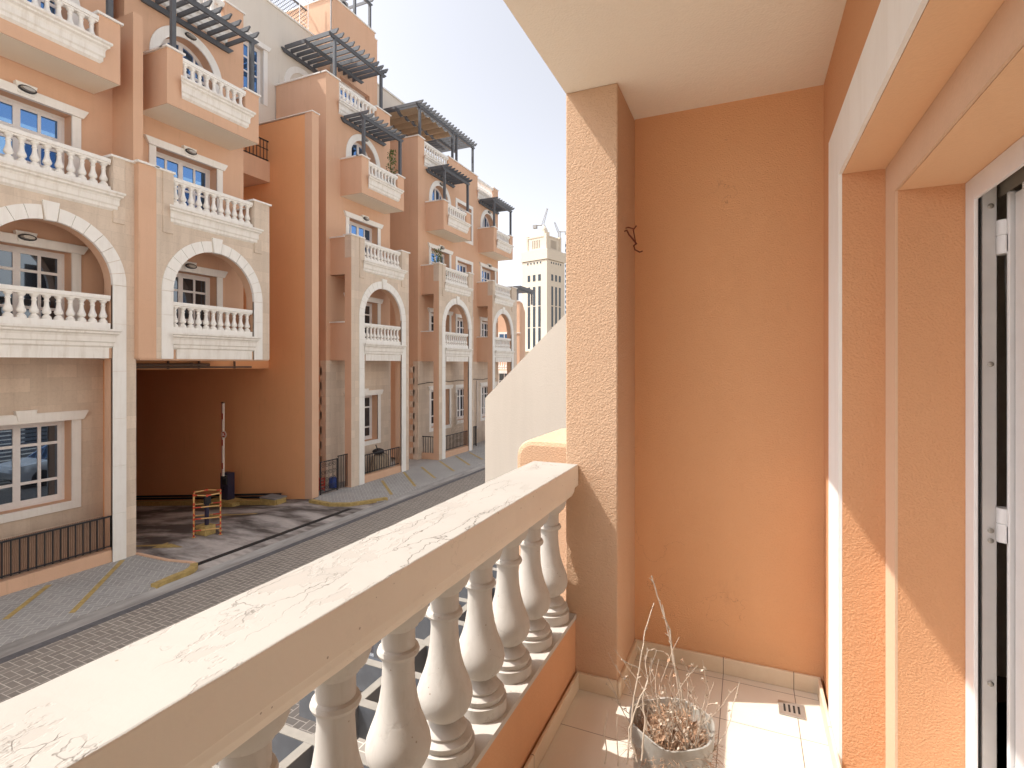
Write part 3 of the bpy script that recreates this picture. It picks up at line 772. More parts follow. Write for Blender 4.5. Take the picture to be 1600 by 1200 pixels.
# tunnel side walls
Wt = thing('ramp_wall', (-15, 14.6, GZ), 'tall plain terracotta wall beside the ramp ending in a vertical fin', 'wall')
m = B().box(-31, -14.53, 14.45, 14.70, -7, 8.98); m.build('wall_panel', 'ramp_wall', Wt)
m = B().box(-14.53, -14.2, 14.45, 14.78, GZ - .1, 9.02); m.build('fin', 'stucco', Wt)
B().box(-17, -14.15, 14.42, 14.8, 9.02, 9.05).build('coping', 'trim_clean', Wt)
m = B().box(-31, -14.4, 8.2, 8.36, -7, .1); o = m.build('ramp_wall', 'ramp_wall'); tag(o, 'terracotta wall on the left side of the ramp behind the white column', 'wall')
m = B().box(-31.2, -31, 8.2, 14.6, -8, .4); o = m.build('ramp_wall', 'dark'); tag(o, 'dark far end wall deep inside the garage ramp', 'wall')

# ------------------------------------------------------------------ building C
C_ = thing('apartment_building', (-15, 18.1, GZ), 'peach building right of the ramp with a wrought iron gate at its foot', 'building', 'peach apartment buildings across the street')
hs = bay(C_, 18.28, 16.28, 20.10)
body(C_, 16.05, 20.12, hs, gaps=((16.77, 19.15),))
low_wall(C_, 17.03, 19.53)
pg = pergola(C_, -17.72, -15.12, 16.45, 19.75, 13.12, 11.45, (16.6, 19.55), 11, mids=(-16.4,), h=.17)
# penthouse tower on its roof
PH = B(); sheet(PH, -16.85, 18.38, 21.3, 10.5, 16.35, [(18.85, 20.9, 10.6, 13.05, False)], .3)
PH.quad((-16.85, 18.38, 10.5), (-20, 18.38, 10.5), (-20, 18.38, 16.35), (-16.85, 18.38, 16.35))
PH.quad((-16.85, 21.3, 10.5), (-20, 21.3, 10.5), (-20, 21.3, 16.35), (-16.85, 21.3, 16.35))
PH.quad((-16.85, 18.38, 16.35), (-16.85, 21.3, 16.35), (-20, 21.3, 16.35), (-20, 18.38, 16.35))
PH.box(-18.2, -16.95, 21.3, 21.62, 10.5, 16.2)
PH.build('penthouse', 'stucco', C_)
for a_ in ((-17.0, -16.85, 18.38, 21.3, 16.35), (-19.9, -17.06, 18.38, 18.5, 16.35), (-18.2, -17.0, 21.36, 21.62, 16.2)):
    pc = B(); cap(pc, *a_); pc.build('penthouse_coping', 'trim_clean', C_)
window(C_, -16.85, 19.87, 1.02, 10.6, 13.05, rows=(.9, .7, .5), style='none', depth=.28)
pergola(C_, -19.3, -17.0, 19.3, 21.15, 17.75, 16.4, (20.0, 21.1), 4, name='roof_pergola', h=.14)
B().tube([(-16.9, 18.33, 10.6), (-16.9, 18.33, 16.6)], .035, 8).build('downpipe', 'steel', C_)
# ------------------------------------------------------------------ building D / E
D_ = thing('apartment_building', (-15, 27, GZ), 'long peach building with two arched bays in the middle distance', 'building', 'peach apartment buildings across the street')
hs = bay(D_, 24.5, 22.67, 26.25)
hs += bay(D_, 30.28, 28.72, 32.4)
for z0, z1, rw in ((7.3, 9.2, (.6, .6)), (4.05, 5.9, (.5, .5, .3)), (.75, 2.65, (.5, .5, .3)), (-3.2, -1.35, (.4, .85, .4))):
    window(D_, -15.05, 27.15, .85, z0, z1, rows=rw, style='frame'); hs.append((26.3, 28.0, z0, z1, False))
body(D_, 22.4, 31.72, hs, gaps=((22.95, 25.35), (28.8, 31.0)))
low_wall(D_, 23.24, 25.76); low_wall(D_, 29.0, 31.5)
pergola(D_, -17.72, -15.12, 22.5, 28.4, 13.05, 11.45, (22.65, 25.9, 26.35, 28.3), 20, mids=(-16.4,), h=.15)
# tan shade cloth slung under the rafters
m = B(); n = 10
for i in range(6):
    for j in range(n):
        y0_, y1_ = 22.6 + i * .62, 22.6 + i * .62 + .60
        def zz(u): return 13.0 - .14 * math.sin(math.pi * u)
        for x0_, x1_ in ((-17.6, -16.5), (-16.3, -15.3)):
            a, e = j / n, (j + 1) / n
            m.quad((x0_, y0_ + (y1_ - y0_) * a, zz(a)), (x1_, y0_ + (y1_ - y0_) * a, zz(a)), (x1_, y0_ + (y1_ - y0_) * e, zz(e)), (x0_, y0_ + (y1_ - y0_) * e, zz(e)))
m.build('shade_cloth', 'brown_fabric', D_)
for y, za, zb_ in ((26.0, -3.4, -1.6), (28.55, -3.9, -1.0)):
    B().box(-15.03, -14.93, y, y + .12, za, zb_).build('downpipe', 'alu', D_)
m = B(); pts = [(-15.0, 22.3 + k * .5, -.93 + .03 * math.sin(k * 1.7) - (0.08 if k < 2 else 0)) for k in range(19)]; m.tube(pts, .016, 5); m.build('wall_cable', 'rubber', D_)

# cream rear block
K = thing('apartment_building', (-20, 20, .2), 'cream rear block rising behind the peach buildings', 'building')
m = B(); sheet(m, -17.75, 3, 26.5, .5, 14.65, [(14.35, 15.45, 10.4, 12.6, False)], .2)
m.quad((-17.75, 3, .5), (-26, 3, .5), (-26, 3, 14.65), (-17.75, 3, 14.65)); m.quad((-17.75, 26.5, .5), (-26, 26.5, .5), (-26, 26.5, 14.65), (-17.75, 26.5, 14.65))
m.quad((-17.75, 3, 14.65), (-17.75, 26.5, 14.65), (-26, 26.5, 14.65), (-26, 3, 14.65)); m.quad((-26, 3, .5), (-26, 26.5, .5), (-26, 26.5, 14.65), (-26, 3, 14.65))
m.quad((-17.75, 3, .5), (-17.75, 26.5, .5), (-26, 26.5, .5), (-26, 3, .5))
m.build('wall', 'cream', K)
B().box(-17.95, -17.68, 3, 26.5, 14.652, 14.72).build('coping', 'trim_clean', K)
window(K, -17.75, 14.9, .55, 10.4, 12.6, rows=(1, .6, .5), leafs=1, style='lintel', depth=.18, lampon=False)
m = B(); n = 20
for k in range(n):
    a0, a1 = math.pi * k / n, math.pi * (k + 1) / n
    m.prism([(17.5 - 1.0 * math.cos(a0), 11.85 + math.sin(a0)), (17.5 - math.cos(a1), 11.85 + math.sin(a1)), (17.5 - .75 * math.cos(a1), 11.85 + .75 * math.sin(a1)), (17.5 - .75 * math.cos(a0), 11.85 + .75 * math.sin(a0))], 'x', -17.76, -17.71)
m.box(-17.76, -17.71, 16.5, 16.75, 10.5, 11.85); m.box(-17.76, -17.71, 18.25, 18.5, 10.5, 11.85)
m.build('arch_moulding', 'trim_clean', K)
# roof lattice, access ladder and air conditioner
m = B()
for k in range(24):
    y = 15.2 + k * .16
    m.quad((-18.4, y, 14.7), (-18.4, y + .03, 14.7), (-18.4, y + 1.25, 16.1), (-18.4, y + 1.22, 16.1))
    m.quad((-18.38, y + 1.25, 14.7), (-18.38, y + 1.28, 14.7), (-18.38, y + .03, 16.1), (-18.38, y, 16.1))
m.box(-18.42, -18.36, 15.1, 20.2, 16.1, 16.17); m.build('roof_lattice', 'pergola', K)
m = B()
for y in (17.6, 18.1): m.tube([(-18.0, y, 14.6), (-18.0, y, 17.0)], .02, 5)
for k in range(6): m.tube([(-18.0, 17.6, 14.8 + k * .35), (-18.0, 18.1, 14.8 + k * .35)], .014, 5)
m.build('ladder', 'white', K)
m = B().box(-17.6, -17.15, 19.2, 19.75, 16.4, 16.95); o = m.build('air_conditioner', 'steel', bevel=.02)
tag(o, 'grey air conditioner box on the peach rooftop beside the pergola post', 'air conditioner')
B().lathe([(.17, 0), (.17, .02)], (0, 0, 0), 16).build('fan_grille', 'iron', o).matrix_basis = Matrix.Translation((-17.15, 19.47, 16.68)) @ Matrix.Rotation(R(90), 4, 'Y')
# dark sloping roof strip further along
m = B().quad((-17.9, 24.2, 14.85), (-17.9, 27.6, 14.85), (-18.6, 27.6, 15.5), (-18.6, 24.2, 15.5)); m.box(-18.6, -17.9, 24.2, 27.6, 14.75, 14.84); m.build('roof_awning', 'pergola', K)

# ------------------------------------------------------------------ building F, far end of the row
F_ = thing('apartment_building', (-15, 40, GZ), 'distant pale peach building seen through the last arch', 'building', 'peach apartment buildings across the street')
m = B(); foot = [(-19.5, 37.0), (-15.75, 37.0), (-15.95, 38.0), (-18.6, 45.0), (-21, 45)]
m.prism(foot, 'z', GZ, 4.75); m.prism([(-16.3, 36.4), (-15.5, 36.4), (-15.62, 37.3), (-16.3, 37.3)], 'z', GZ, 2.3)
m.build('wall', 'stucco', F_)
def fwindow_y(root, xc, hw, z0, z1, y):   # small window on a face looking down the street
    m = B().box(xc - hw - .15, xc + hw + .15, y - .04, y - .001, z0 - .15, z1 + .15); o = m.build('window', 'trim_clean', root)
    B().quad((xc - hw, y - .045, z0), (xc + hw, y - .045, z0), (xc + hw, y - .045, z1), (xc - hw, y - .045, z1)).build('pane', 'glass', o)
    g = B().box(xc - .03, xc + .03, y - .07, y - .046, z0, z1)
    for f_ in (.33, .66): g.box(xc - hw, xc + hw, y - .068, y - .046, z0 + (z1 - z0) * f_ - .025, z0 + (z1 - z0) * f_ + .025)
    g.build('glazing_bar', 'white', o)
for z0 in (-.6, -3.6):
    fwindow_y(F_, -17.0, .42, z0 + 1.2, z0 + 2.9, 37.0)
    m = B().box(-17.9, -16.35, 36.5, 37.0, z0 - .1, z0 + .12); m.box(-17.9, -16.35, 36.5, 36.62, z0 + .85, z0 + .97)
    p = m.build('balustrade', 'trim_clean', F_)
    for k in range(8):
        inst(BME, 'baluster', p, (-17.8 + k * .19, 36.56, z0 + .2)).scale.z = 1.2
B().box(-19.5, -15.7, 36.95, 37.1, 4.75, 4.82).build('coping', 'trim_clean', F_)
B().box(-16.3, -15.45, 36.35, 36.5, 2.3, 2.36).build('coping', 'trim_clean', F_)
pergola(F_, -19.3, -16.0, 37.1, 40.2, 5.75, 4.82, (37.2, 40.1), 14, h=.16)

# ------------------------------------------------------------------ railings, gate
def railing(x, a, e, label, zt=-3.69, zb_=-4.42, sp=.145):
    m = B(); n = int((e - a) / sp)
    for k in range(n + 1):
        y = a + (e - a) * k / n; m.box(x - .011, x + .011, y - .011, y + .011, zb_, zt)
    m.box(x - .022, x + .022, a - .02, e + .02, zt, zt + .035); m.box(x - .015, x + .015, a, e, zb_ + .02, zb_ + .045)
    return tag(m.build('iron_railing', 'iron'), label, 'railing', 'black iron railings along the ground floor')
railing(-14.06, 5.33, 7.82, 'black iron railing in front of the brown reed screen')
railing(-14.10, 17.05, 19.5, 'black iron railing in front of the covered barbecue')
railing(-14.10, 23.26, 25.74, 'black iron railing under the middle arched bay in the distance')
railing(-14.10, 29.0, 31.4, 'black iron railing under the last arched bay')
m = B().box(-14.22, -14.19, 5.35, 7.74, -4.45, -3.66)
tag(m.build('reed_screen', 'reed'), 'brown reed privacy screen tied behind the left railing', 'screen')
m = B()
for k in range(5): x = -14.95 + k * .14; m.box(x, x + .02, 22.7, 22.72, -4.45, -3.66)
m.box(-15.0, -14.32, 22.69, 22.73, -3.66, -3.62); tag(m.build('iron_railing', 'iron'), 'short black iron railing closing the side of the middle bay', 'railing', 'black iron railings along the ground floor')
B().box(-15.0, -14.32, 22.66, 22.78, GZ, -4.45).build('low_wall', 'stucco', D_)

G = thing('iron_gate', (-14.2, 15.2, GZ), 'black wrought iron gate with scrolls between the fin and the stone column', 'gate')
m = B(); g0, g1 = 14.83, 15.72; gx = -14.18
for y in (g0, g1 - .03): m.box(gx - .02, gx + .02, y, y + .035, GZ + .02, -3.55)
m.box(gx - .018, gx + .018, g0 + .035, g1 - .03, -3.59, -3.555); m.box(gx - .018, gx + .018, g0 + .035, g1 - .03, GZ + .06, GZ + .1)
m.build('gate_frame', 'iron', G)
def scroll(m, cy, cz, r, d=1, turns=1.5, x=gx):
    pts = []
    for k in range(22):
        t = k / 21; a = t * turns * 2 * math.pi; rr = r * (1 - t * .8)
        pts.append((x, cy + d * rr * math.cos(a), cz + rr * math.sin(a)))
    m.tube(pts, .009, 4)
for row in range(4):
    for c_ in range(4):
        m = B(); scroll(m, g0 + .15 + c_ * .19, GZ + .24 + row * .27, .095, 1 if (row + c_) % 2 else -1)
        m.build('scroll', 'iron', G)
m = B()
for k in range(3): y = g0 + .24 + k * .2; m.box(gx - .006, gx + .006, y, y + .012, GZ + .1, -3.59)
m.build('bar', 'iron', G)
m = B()
for k in range(6): y = 15.76 + k * .095; m.box(gx - .01, gx + .01, y, y + .02, GZ + .05, -3.5)
m.box(gx - .015, gx + .015, 15.73, 16.27, -3.5, -3.465)
tag(m.build('iron_railing', 'iron'), 'narrow black iron railing panel right of the scrolled gate', 'railing', 'black iron railings along the ground floor')
G2 = thing('iron_gate', (-14.5, 27.2, GZ), 'black iron gate beside the low wall near the cream wall', 'gate')
m = B()
for y in (26.7, 27.5): m.box(-14.5, -14.45, y, y + .05, GZ, -3.6)
m.box(-14.49, -14.46, 26.7, 27.5, -3.65, -3.6); m.build('gate_frame', 'iron', G2)
m = B()
for k in range(9): m.box(-14.485, -14.465, 26.78 + k * .08, 26.8 + k * .08, GZ + .08, -3.65)
m.build('bar', 'iron', G2)
B().box(-14.6, -14.4, 26.25, 26.68, GZ, GZ + .3).build('low_wall', 'stucco', D_)
# lattice trellis behind the middle bay railing
m = B()
for k in range(9):
    y = 24.6 + k * .14
    m.tube([(-14.6, y, -4.4), (-14.6, y + .7, -2.9)], .008, 4); m.tube([(-14.58, y + .7, -4.4), (-14.58, y, -2.9)], .008, 4)
tag(m.build('trellis', 'twig'), 'thin diagonal trellis behind the middle bay railing', 'trellis')

# covered barbecue behind railing C, and clutter at the gate
CG = thing('covered_barbecue', (-14.5, 18.9, GZ), 'barbecue under a creased beige cover behind the iron railing', 'barbecue')
m = B(); n = 20
prf = [(.46, 0), (.44, .3), (.40, .62), (.36, .80), (.2, .88)]
i0 = 0
for r, z in prf:
    for k in range(n):
        a = 2 * math.pi * k / n; rr = r * (1 + .08 * math.sin(a * 6 + z * 3)); m.v.append((-14.62 + rr * .62 * math.cos(a), 18.85 + rr * 1.2 * math.sin(a), GZ + z))
for j in range(len(prf) - 1):
    for k in range(n): m.f.append((j * n + k, j * n + (k + 1) % n, (j + 1) * n + (k + 1) % n, (j + 1) * n + k)); m.mi.append(0)
m.f.append(tuple((len(prf) - 1) * n + k for k in range(n))); m.mi.append(0)
m.build('cover', 'grill_cover', CG, smooth=True)
m = B(); m.lathe([(.05, 0), (.2, .04), (.26, .12), (.22, .2), (.08, .26)], (-14.6, 18.7, GZ + .87), 14); m.tube([(-14.55, 18.6, GZ + 1.05), (-14.5, 18.4, GZ + 1.32)], .025, 6)
m.build('lid', 'iron', CG, smooth=True)
m = B()
for k in range(4):
    z = GZ + .08 + .12 * k; m.box(-15.02 + .02 * k, -14.55, 15.05 + .05 * k, 15.5, z, z + .03)
for x, y in ((-15, 15.1), (-14.6, 15.1), (-15, 15.45), (-14.6, 15.45)): m.box(x, x + .03, y, y + .03, GZ, GZ + .5)
tag(m.build('plant_stand', 'red'), 'small red slatted stand behind the scrolled gate', 'stand')
BG = B(); BG.lathe([(.05, 0), (.16, .03), (.18, .2), (.14, .36), (.1, .42)], (-14.6, 15.95, GZ), 12)
o = BG.build('bucket', plain('blue_plastic', (.02, .06, .28), .5)); tag(o, 'blue bucket behind the railing beside the stone column', 'bucket')
B().tube([(-14.6, 15.84, GZ + .42), (-14.6, 15.95, GZ + .56), (-14.6, 16.06, GZ + .42)], .008, 5).build('handle', 'steel', o)

# ------------------------------------------------------------------ barrier, islands, railed intercom
m = B()
xk = [-14.8, -31]
m.quad((-14.9, 13.55, RZ(-14.9)), (-31, 13.55, RZ(-31)), (-31, 13.55, RZ(-31) + .16), (-14.9, 13.55, RZ(-14.9) + .16))
m.quad((-14.9, 13.55, RZ(-14.9) + .16), (-31, 13.55, RZ(-31) + .16), (-31, 13.75, RZ(-31) + .16), (-14.9, 13.75, RZ(-14.9) + .16))
m.quad((-14.9, 13.75, RZ(-14.9)), (-31, 13.75, RZ(-31)), (-31, 13.75, RZ(-31) + .16), (-14.9, 13.75, RZ(-14.9) + .16))
m.quad((-14.9, 13.55, RZ(-14.9)), (-14.9, 13.75, RZ(-14.9)), (-14.9, 13.75, RZ(-14.9) + .16), (-14.9, 13.55, RZ(-14.9) + .16))
tag(m.build('kerb', 'yellow'), 'dirty yellow kerb running down the ramp along the wall', 'kerb', 'painted kerbs')
m = B()
for z in (.1, .2): 
    m.quad((-15.4, 14.2, RZ(-15.4) + z), (-31, 14.2, RZ(-31) + z), (-31, 14.2, RZ(-31) + z + .06), (-15.4, 14.2, RZ(-15.4) + z + .06))
    m.quad((-15.4, 14.2, RZ(-15.4) + z + .06), (-31, 14.2, RZ(-31) + z + .06), (-31, 14.3, RZ(-31) + z + .06), (-15.4, 14.3, RZ(-15.4) + z + .06))
tag(m.build('floor_pipe', 'rubber'), 'pair of black pipes along the foot of the terracotta wall', 'pipe')
for x, lab in ((-15.3, 'small dark capped yellow plinth at the ramp kerb right of the barrier'),):
    z = RZ(x); m = B().box(x - .35, x + .35, 13.5, 14.0, z, z + .22, mi=0); m.box(x - .37, x + .37, 13.48, 14.02, z + .22, z + .26, mi=1)
    tag(m.build('kerb_block', ['yellow', 'concrete']), lab, 'kerb block')
bx0 = -17.55; bz = RZ(bx0)
m = B().prism([(bx0 - .55, 13.35), (bx0 + .75, 13.3), (bx0 + .95, 13.95), (bx0 - .55, 14.0)], 'z', bz - .1, bz + .2)
tag(m.build('barrier_plinth', 'yellow'), 'yellow painted plinth under the dark barrier box', 'plinth')
BR = thing('parking_barrier', (bx0, 13.7, bz + .2), 'raised red and white parking barrier on a dark navy box', 'barrier')
m = B().box(bx0 - .20, bx0 + .20, 13.55, 13.85, bz + .2, bz + 1.18); m.build('cabinet', 'navy', BR, bevel=.02)
m = B().box(bx0 + .0, bx0 + .2, 13.48, 13.545, bz + .78, bz + 1.12); m.lathe([(.1, 0), (.1, .05)], (bx0 + .1, 13.5, bz + 1.0), 10); m.build('motor_cover', 'rubber', BR)
m = B().box(bx0 - .03, bx0 + .03, 13.545, 13.55, bz + .55, bz + .68); m.build('lock', 'rubber', BR)
m = B().tube([(bx0 - .12, 13.6, bz + 1.18), (bx0 - .12, 13.6, bz + 1.36)], .02, 6); m.build('antenna', 'rubber', BR)
m = B(); z = bz + 1.1; top = bz + 3.75
m.box(bx0 + .06, bx0 + .14, 13.42, 13.47, z, top, mi=0)
m.box(bx0 + .02, bx0 + .06, 13.425, 13.468, z, top, mi=1)
for f_ in (.1, .42, .78): m.box(bx0 + .075, bx0 + .125, 13.415, 13.4195, z + f_ * (top - z), z + f_ * (top - z) + .22, mi=1)
m.box(bx0 + .02, bx0 + .14, 13.422, 13.471, top, top + .04, mi=2)
m.build('boom', ['redw', 'red', 'rubber'], BR)
def disc(m, x, y, z, r, t, mi): 
    pts = [(x + r * math.cos(2 * math.pi * k / 24), z + r * math.sin(2 * math.pi * k / 24)) for k in range(24)]
    m.prism(pts, 'y', y - t, y, mi=mi)
zs = bz + 2.62
m = B(); disc(m, bx0 + .18, 13.412, zs, .135, .012, 0); disc(m, bx0 + .18, 13.399, zs, .10, .004, 1)
m.box(bx0 + .12, bx0 + .14, 13.39, 13.3945, zs - .05, zs + .05, mi=0); m.box(bx0 + .155, bx0 + .175, 13.39, 13.3945, zs - .05, zs + .05, mi=0)
m.box(bx0 + .19, bx0 + .25, 13.39, 13.3945, zs - .045, zs - .025, mi=0); m.box(bx0 + .19, bx0 + .21, 13.39, 13.3945, zs - .024, zs + .045, mi=0)
m.build('round_sign', ['redw', 'red'], BR)

# railed intercom
cx, cy = -13.95, 10.25; cz = RZ(cx); ang = R(-14)
IC = thing('safety_cage', (cx, cy, cz), 'red and yellow tubular guard frame around the intercom post', 'guard frame')
n6 = 6; hh = 1.17
cor = [(cx + .40 * math.cos(2 * math.pi * k / n6 + .35), cy + .36 * math.sin(2 * math.pi * k / n6 + .35)) for k in range(n6)]
cage_y, cage_r = plain('cage_yellow', (.62, .38, .14), .5), plain('cage_red', (.50, .055, .02), .5)
def striped(m, a, b_, r=.02, seg=4):
    a, b_ = Vector(a), Vector(b_)
    for k in range(seg):
        t0, t1 = k / seg, (k + 1) / seg
        for (u, v_, mi) in ((t0, t0 + (t1 - t0) * .28, 1), (t0 + (t1 - t0) * .28, t1 - (t1 - t0) * .0, 0)):
            m.tube([a.lerp(b_, u), a.lerp(b_, v_)], r, 6, mi=mi)
for k in (0, 1, 3, 4):
    m = B(); striped(m, (cor[k][0], cor[k][1], cz), (cor[k][0], cor[k][1], cz + hh), .022, 4); m.lathe([(.05, 0), (.05, .012)], (cor[k][0], cor[k][1], cz), 8)
    m.build('leg', [cage_y, cage_r], IC)
sq = [cor[0], cor[1], cor[3], cor[4]]
for q, z in enumerate((.18, .5, .82, hh)):
    loop = cor if q == 3 else sq
    m = B()
    for k in range(len(loop)): striped(m, (*loop[k], cz + z), (*loop[(k + 1) % len(loop)], cz + z), .019, 1)
    for k in range(len(loop)): m.lathe([(.026, -.03), (.026, .03)], (*loop[k], cz + z), 8, mi=1)
    m.build('hoop', [cage_y, cage_r], IC)
IP = thing('intercom_post', (cx, cy, cz), 'dark intercom post on a yellow base inside the red and yellow guard frame', 'intercom')
B().box(cx - .26, cx + .14, cy - .16, cy + .16, cz, cz + .26).build('base', 'yellow', IP, bevel=.01)
B().box(cx - .06, cx + .02, cy - .04, cy + .04, cz + .26, cz + 1.0).build('post', 'navy', IP)
m = B().box(cx - .03, cx + .09, cy - .10, cy + .06, cz + .86, cz + 1.08); m.build('intercom_head', 'rubber', IP, bevel=.02)

# ------------------------------------------------------------------ beige tower, glass tower, cranes
def dirpx(px): q = (px - 800) / 831; return Vector((-.4048 + .9144 * q, .9144 + .4048 * q))
T0 = dirpx(854.5) * 150
TW = thing('office_tower', (T0.x, T0.y, GZ), 'tall beige tower with narrow dark window strips at the end of the street', 'tower')
aT = R(-15.6)
ux = Vector((-math.cos(aT), -math.sin(aT))); uy = Vector((-math.sin(aT), math.cos(aT)))   # ux leftwards, uy away along street
def tbox(m, a0, a1, b0, b1, z0, z1, mi=0):
    c_ = [T0 + ux * a0 + uy * b0, T0 + ux * a1 + uy * b0, T0 + ux * a1 + uy * b1, T0 + ux * a0 + uy * b1]
    i = len(m.v); m.v += [(p.x, p.y, z0) for p in c_] + [(p.x, p.y, z1) for p in c_]
    for q in ((0, 1, 2, 3), (4, 5, 6, 7), (0, 1, 5, 4), (1, 2, 6, 5), (2, 3, 7, 6), (3, 0, 4, 7)): m.f.append(tuple(i + k for k in q)); m.mi.append(mi)
S = 9.0
hpx = lambda py: (569 - py) / 831 * 150
m = B()
tbox(m, 0, S, 0, S, GZ, hpx(405)); tbox(m, -.25, S + .25, -.25, S + .25, hpx(404), hpx(388)); 
tbox(m, .9, S - .9, .9, S - .9, hpx(388), hpx(366))
for a in (.7, S - 1.6): 
    for b_ in (.7, S - 1.6): tbox(m, a, a + .9, b_, b_ + .9, hpx(388), hpx(362.5))
tbox(m, .75, S - .75, .75, S - .75, hpx(367), hpx(365)); tbox(m, 3.2, S - 3.2, 3.2, S - 3.2, hpx(365), hpx(354))
m.build('shaft', 'beigetower', TW)
dc = T0 + (ux + uy) * (S / 2)
B().lathe([(1.3, 0), (1.25, .6), (.9, 1.3), (.3, 1.8), (.1, 2.2)], (dc.x, dc.y, hpx(354)), 14).build('dome', 'beigetower', TW, smooth=True)
def strips(face, a0, a1, z0, z1):
    m = B()
    if face == 'f': tbox(m, a0, a1, -.06, .02, z0, z1)
    else: tbox(m, -.06, .02, a0, a1, z0, z1)
    m.build('window', 'tglass', TW)
for face in 'fr':
    cs = [2.6, 4.5, 6.4]
    for c_ in cs:
        for z0, z1 in ((458, 438), ): pass
        strips(face, c_ - .45, c_ + .45, hpx(437), hpx(427))
        for za, zb_ in ((476, 446), (510, 477.5), (545, 511.5)): strips(face, c_ - .42, c_ + .42, hpx(za), hpx(zb_))
    for k in range(5):
        a = 2.2 + k * 1.15; strips(face, a - .2, a + .2, hpx(410), hpx(407))
    for k in range(5):
        a = 3.2 + k * .6
        m = B()
        if face == 'f': tbox(m, a, a + .22, .84, .92, hpx(384), hpx(371))
        else: tbox(m, .84, .92, a, a + .22, hpx(384), hpx(371))
        m.build('vent_slot', plain('slot_shadow_%s%d' % (face, k), (.30, .24, .18)), TW)
m = B(); tbox(m, -1.4, S + 1.2, -1.6, 0, hpx(549), hpx(545)); m.build('canopy', 'beigetower', TW)

g = dirpx(893) * 330
GT = thing('glass_tower', (g.x, g.y, GZ), 'far blue grey tower half hidden behind the beige tower', 'tower')
m = B().box(g.x - 4, g.x + 10, g.y, g.y + 12, GZ, (569 - 376) / 831 * 330)
m.build('shaft', plain('far_concrete', (.42, .42, .43), .8), GT)
for k in range(22):
    z = 6 + k * 3.2
    if z + 1.6 < (569 - 378) / 831 * 330:
        B().box(g.x - 4.08, g.x + 10, g.y - .1, g.y - .01, z, z + 1.7).build('window', 'tglass', GT)
def crane(px, t, z0, z1, jib, ang_, label, col):
    c_ = dirpx(px) * t
    K_ = thing('tower_crane', (c_.x, c_.y, z0), label, 'crane', 'cranes on the skyline')
    m = B(); s_ = .6
    for dx in (-s_, s_):
        for dy in (-s_, s_): m.tube([(c_.x + dx, c_.y + dy, z0), (c_.x + dx, c_.y + dy, z1)], .14, 4)
    z = z0; k = 0
    while z < z1 - 1.2:
        m.tube([(c_.x - s_, c_.y - s_, z), (c_.x + s_, c_.y - s_, z + 1.2)], .1, 4); m.tube([(c_.x + s_, c_.y - s_, z), (c_.x - s_, c_.y - s_, z + 1.2)], .1, 4); z += 1.2
    m.build('mast', col, K_)
    m = B(); d = Vector((math.cos(R(HEAD)) * math.cos(R(ang_)), math.sin(R(HEAD)) * math.cos(R(ang_)), math.sin(R(ang_))))
    o0 = Vector((c_.x, c_.y, z1)); up = Vector((0, 0, 1)).cross(d).cross(d) * -1; up = Vector((-d.z * math.cos(R(HEAD)), -d.z * math.sin(R(HEAD)), math.cos(R(ang_))))
    nn = 9
    for k in range(nn):
        a = o0 + d * jib * k / nn; e = o0 + d * jib * (k + 1) / nn; h_ = 1.1 * (1 - k / nn * .6)
        m.tube([a, e], .13, 4); m.tube([a + up * h_, e + up * h_], .13, 4); m.tube([a, e + up * h_], .09, 4)
    m.build('jib', col, K_)
    m = B(); m.tube([o0, o0 - Vector((d.x, d.y, 0)).normalized() * 4.5], .3, 4); q = o0 - Vector((d.x, d.y, 0)).normalized() * 4.2; m.box(q.x - .9, q.x + .9, q.y - .9, q.y + .9, q.z - 1.6, q.z)
    m.build('counterweight', col, K_)
cm = plain('crane_grey', (.40, .38, .36), .7)
crane(849.5, 260, (569 - 395) / 831 * 260, (569 - 352) / 831 * 260, 8.5, 76, 'pale crane with steep jib rising above the beige tower top', cm)
crane(874, 300, (569 - 440) / 831 * 300, (569 - 362) / 831 * 300, 6, 115, 'grey crane right of the beige tower with raised jib', cm)

# ------------------------------------------------------------------ our own building and balcony
O = thing('apartment_building', (.3, 2, -1.46), 'near peach building holding the balcony with its floor, pillar and walls', 'building')
FZ, CZ = -1.46, 1.235
YE, YP = 2.707, 2.318
m = B().box(-.93, 3.5, -3.2, 2.95, FZ - .25, FZ); m.build('balcony_floor', 'tile', O)
m = B().box(-.758, 3.5, -3.2, 3.2, CZ, CZ + .28); m.build('ceiling', 'ceiling', O)
m = B().box(-.758, -.66, -3.2, 3.2, CZ + .28, CZ + 1.3); m.build('upper_parapet', 'stucco', O)
m = B().box(-.758, -.52, YP, YE + .25, GZ, CZ); m.build('pillar', 'stucco_pillar', O, bevel=.006)
m = B().box(-.52, .62, YE, YE + .25, FZ - .1, CZ); m.build('end_wall', 'stucco_near', O)
# stepped door wall: three nested frames
y1a, z1a = 2.203, .675; y2a, z2a = 2.073, .560
M['soffit'] = stucco('bounce_lit_peach_lintel', (.74, .47, .28), (.78, .51, .32), 140, .4, .002, .03, 1.2)  # wall stucco made paler to paint in light bounced off the sunlit floor
m = B(); m.box(.309, .443, -3.2, y1a - .001, z1a, z1a + .01); m.box(.445, .619, -3.2, y2a - .001, z2a, z2a + .01); m.build('lintel', 'soffit', O)
m = B(); m.box(.308, .444, y1a, YE, FZ, CZ); m.box(.308, .444, -3.2, y1a, z1a + .009, CZ); m.box(.308, .444, -3.2, -1.9, FZ, z1a)
m.build('door_wall', 'stucco_reveal', O)
m = B(); m.box(.444, .620, y2a, YE, FZ, CZ); m.box(.444, .620, -3.2, y2a, z2a + .009, CZ); m.box(.444, .620, -3.2, -1.8, FZ, z2a)
m.build('door_reveal', 'stucco_reveal', O)
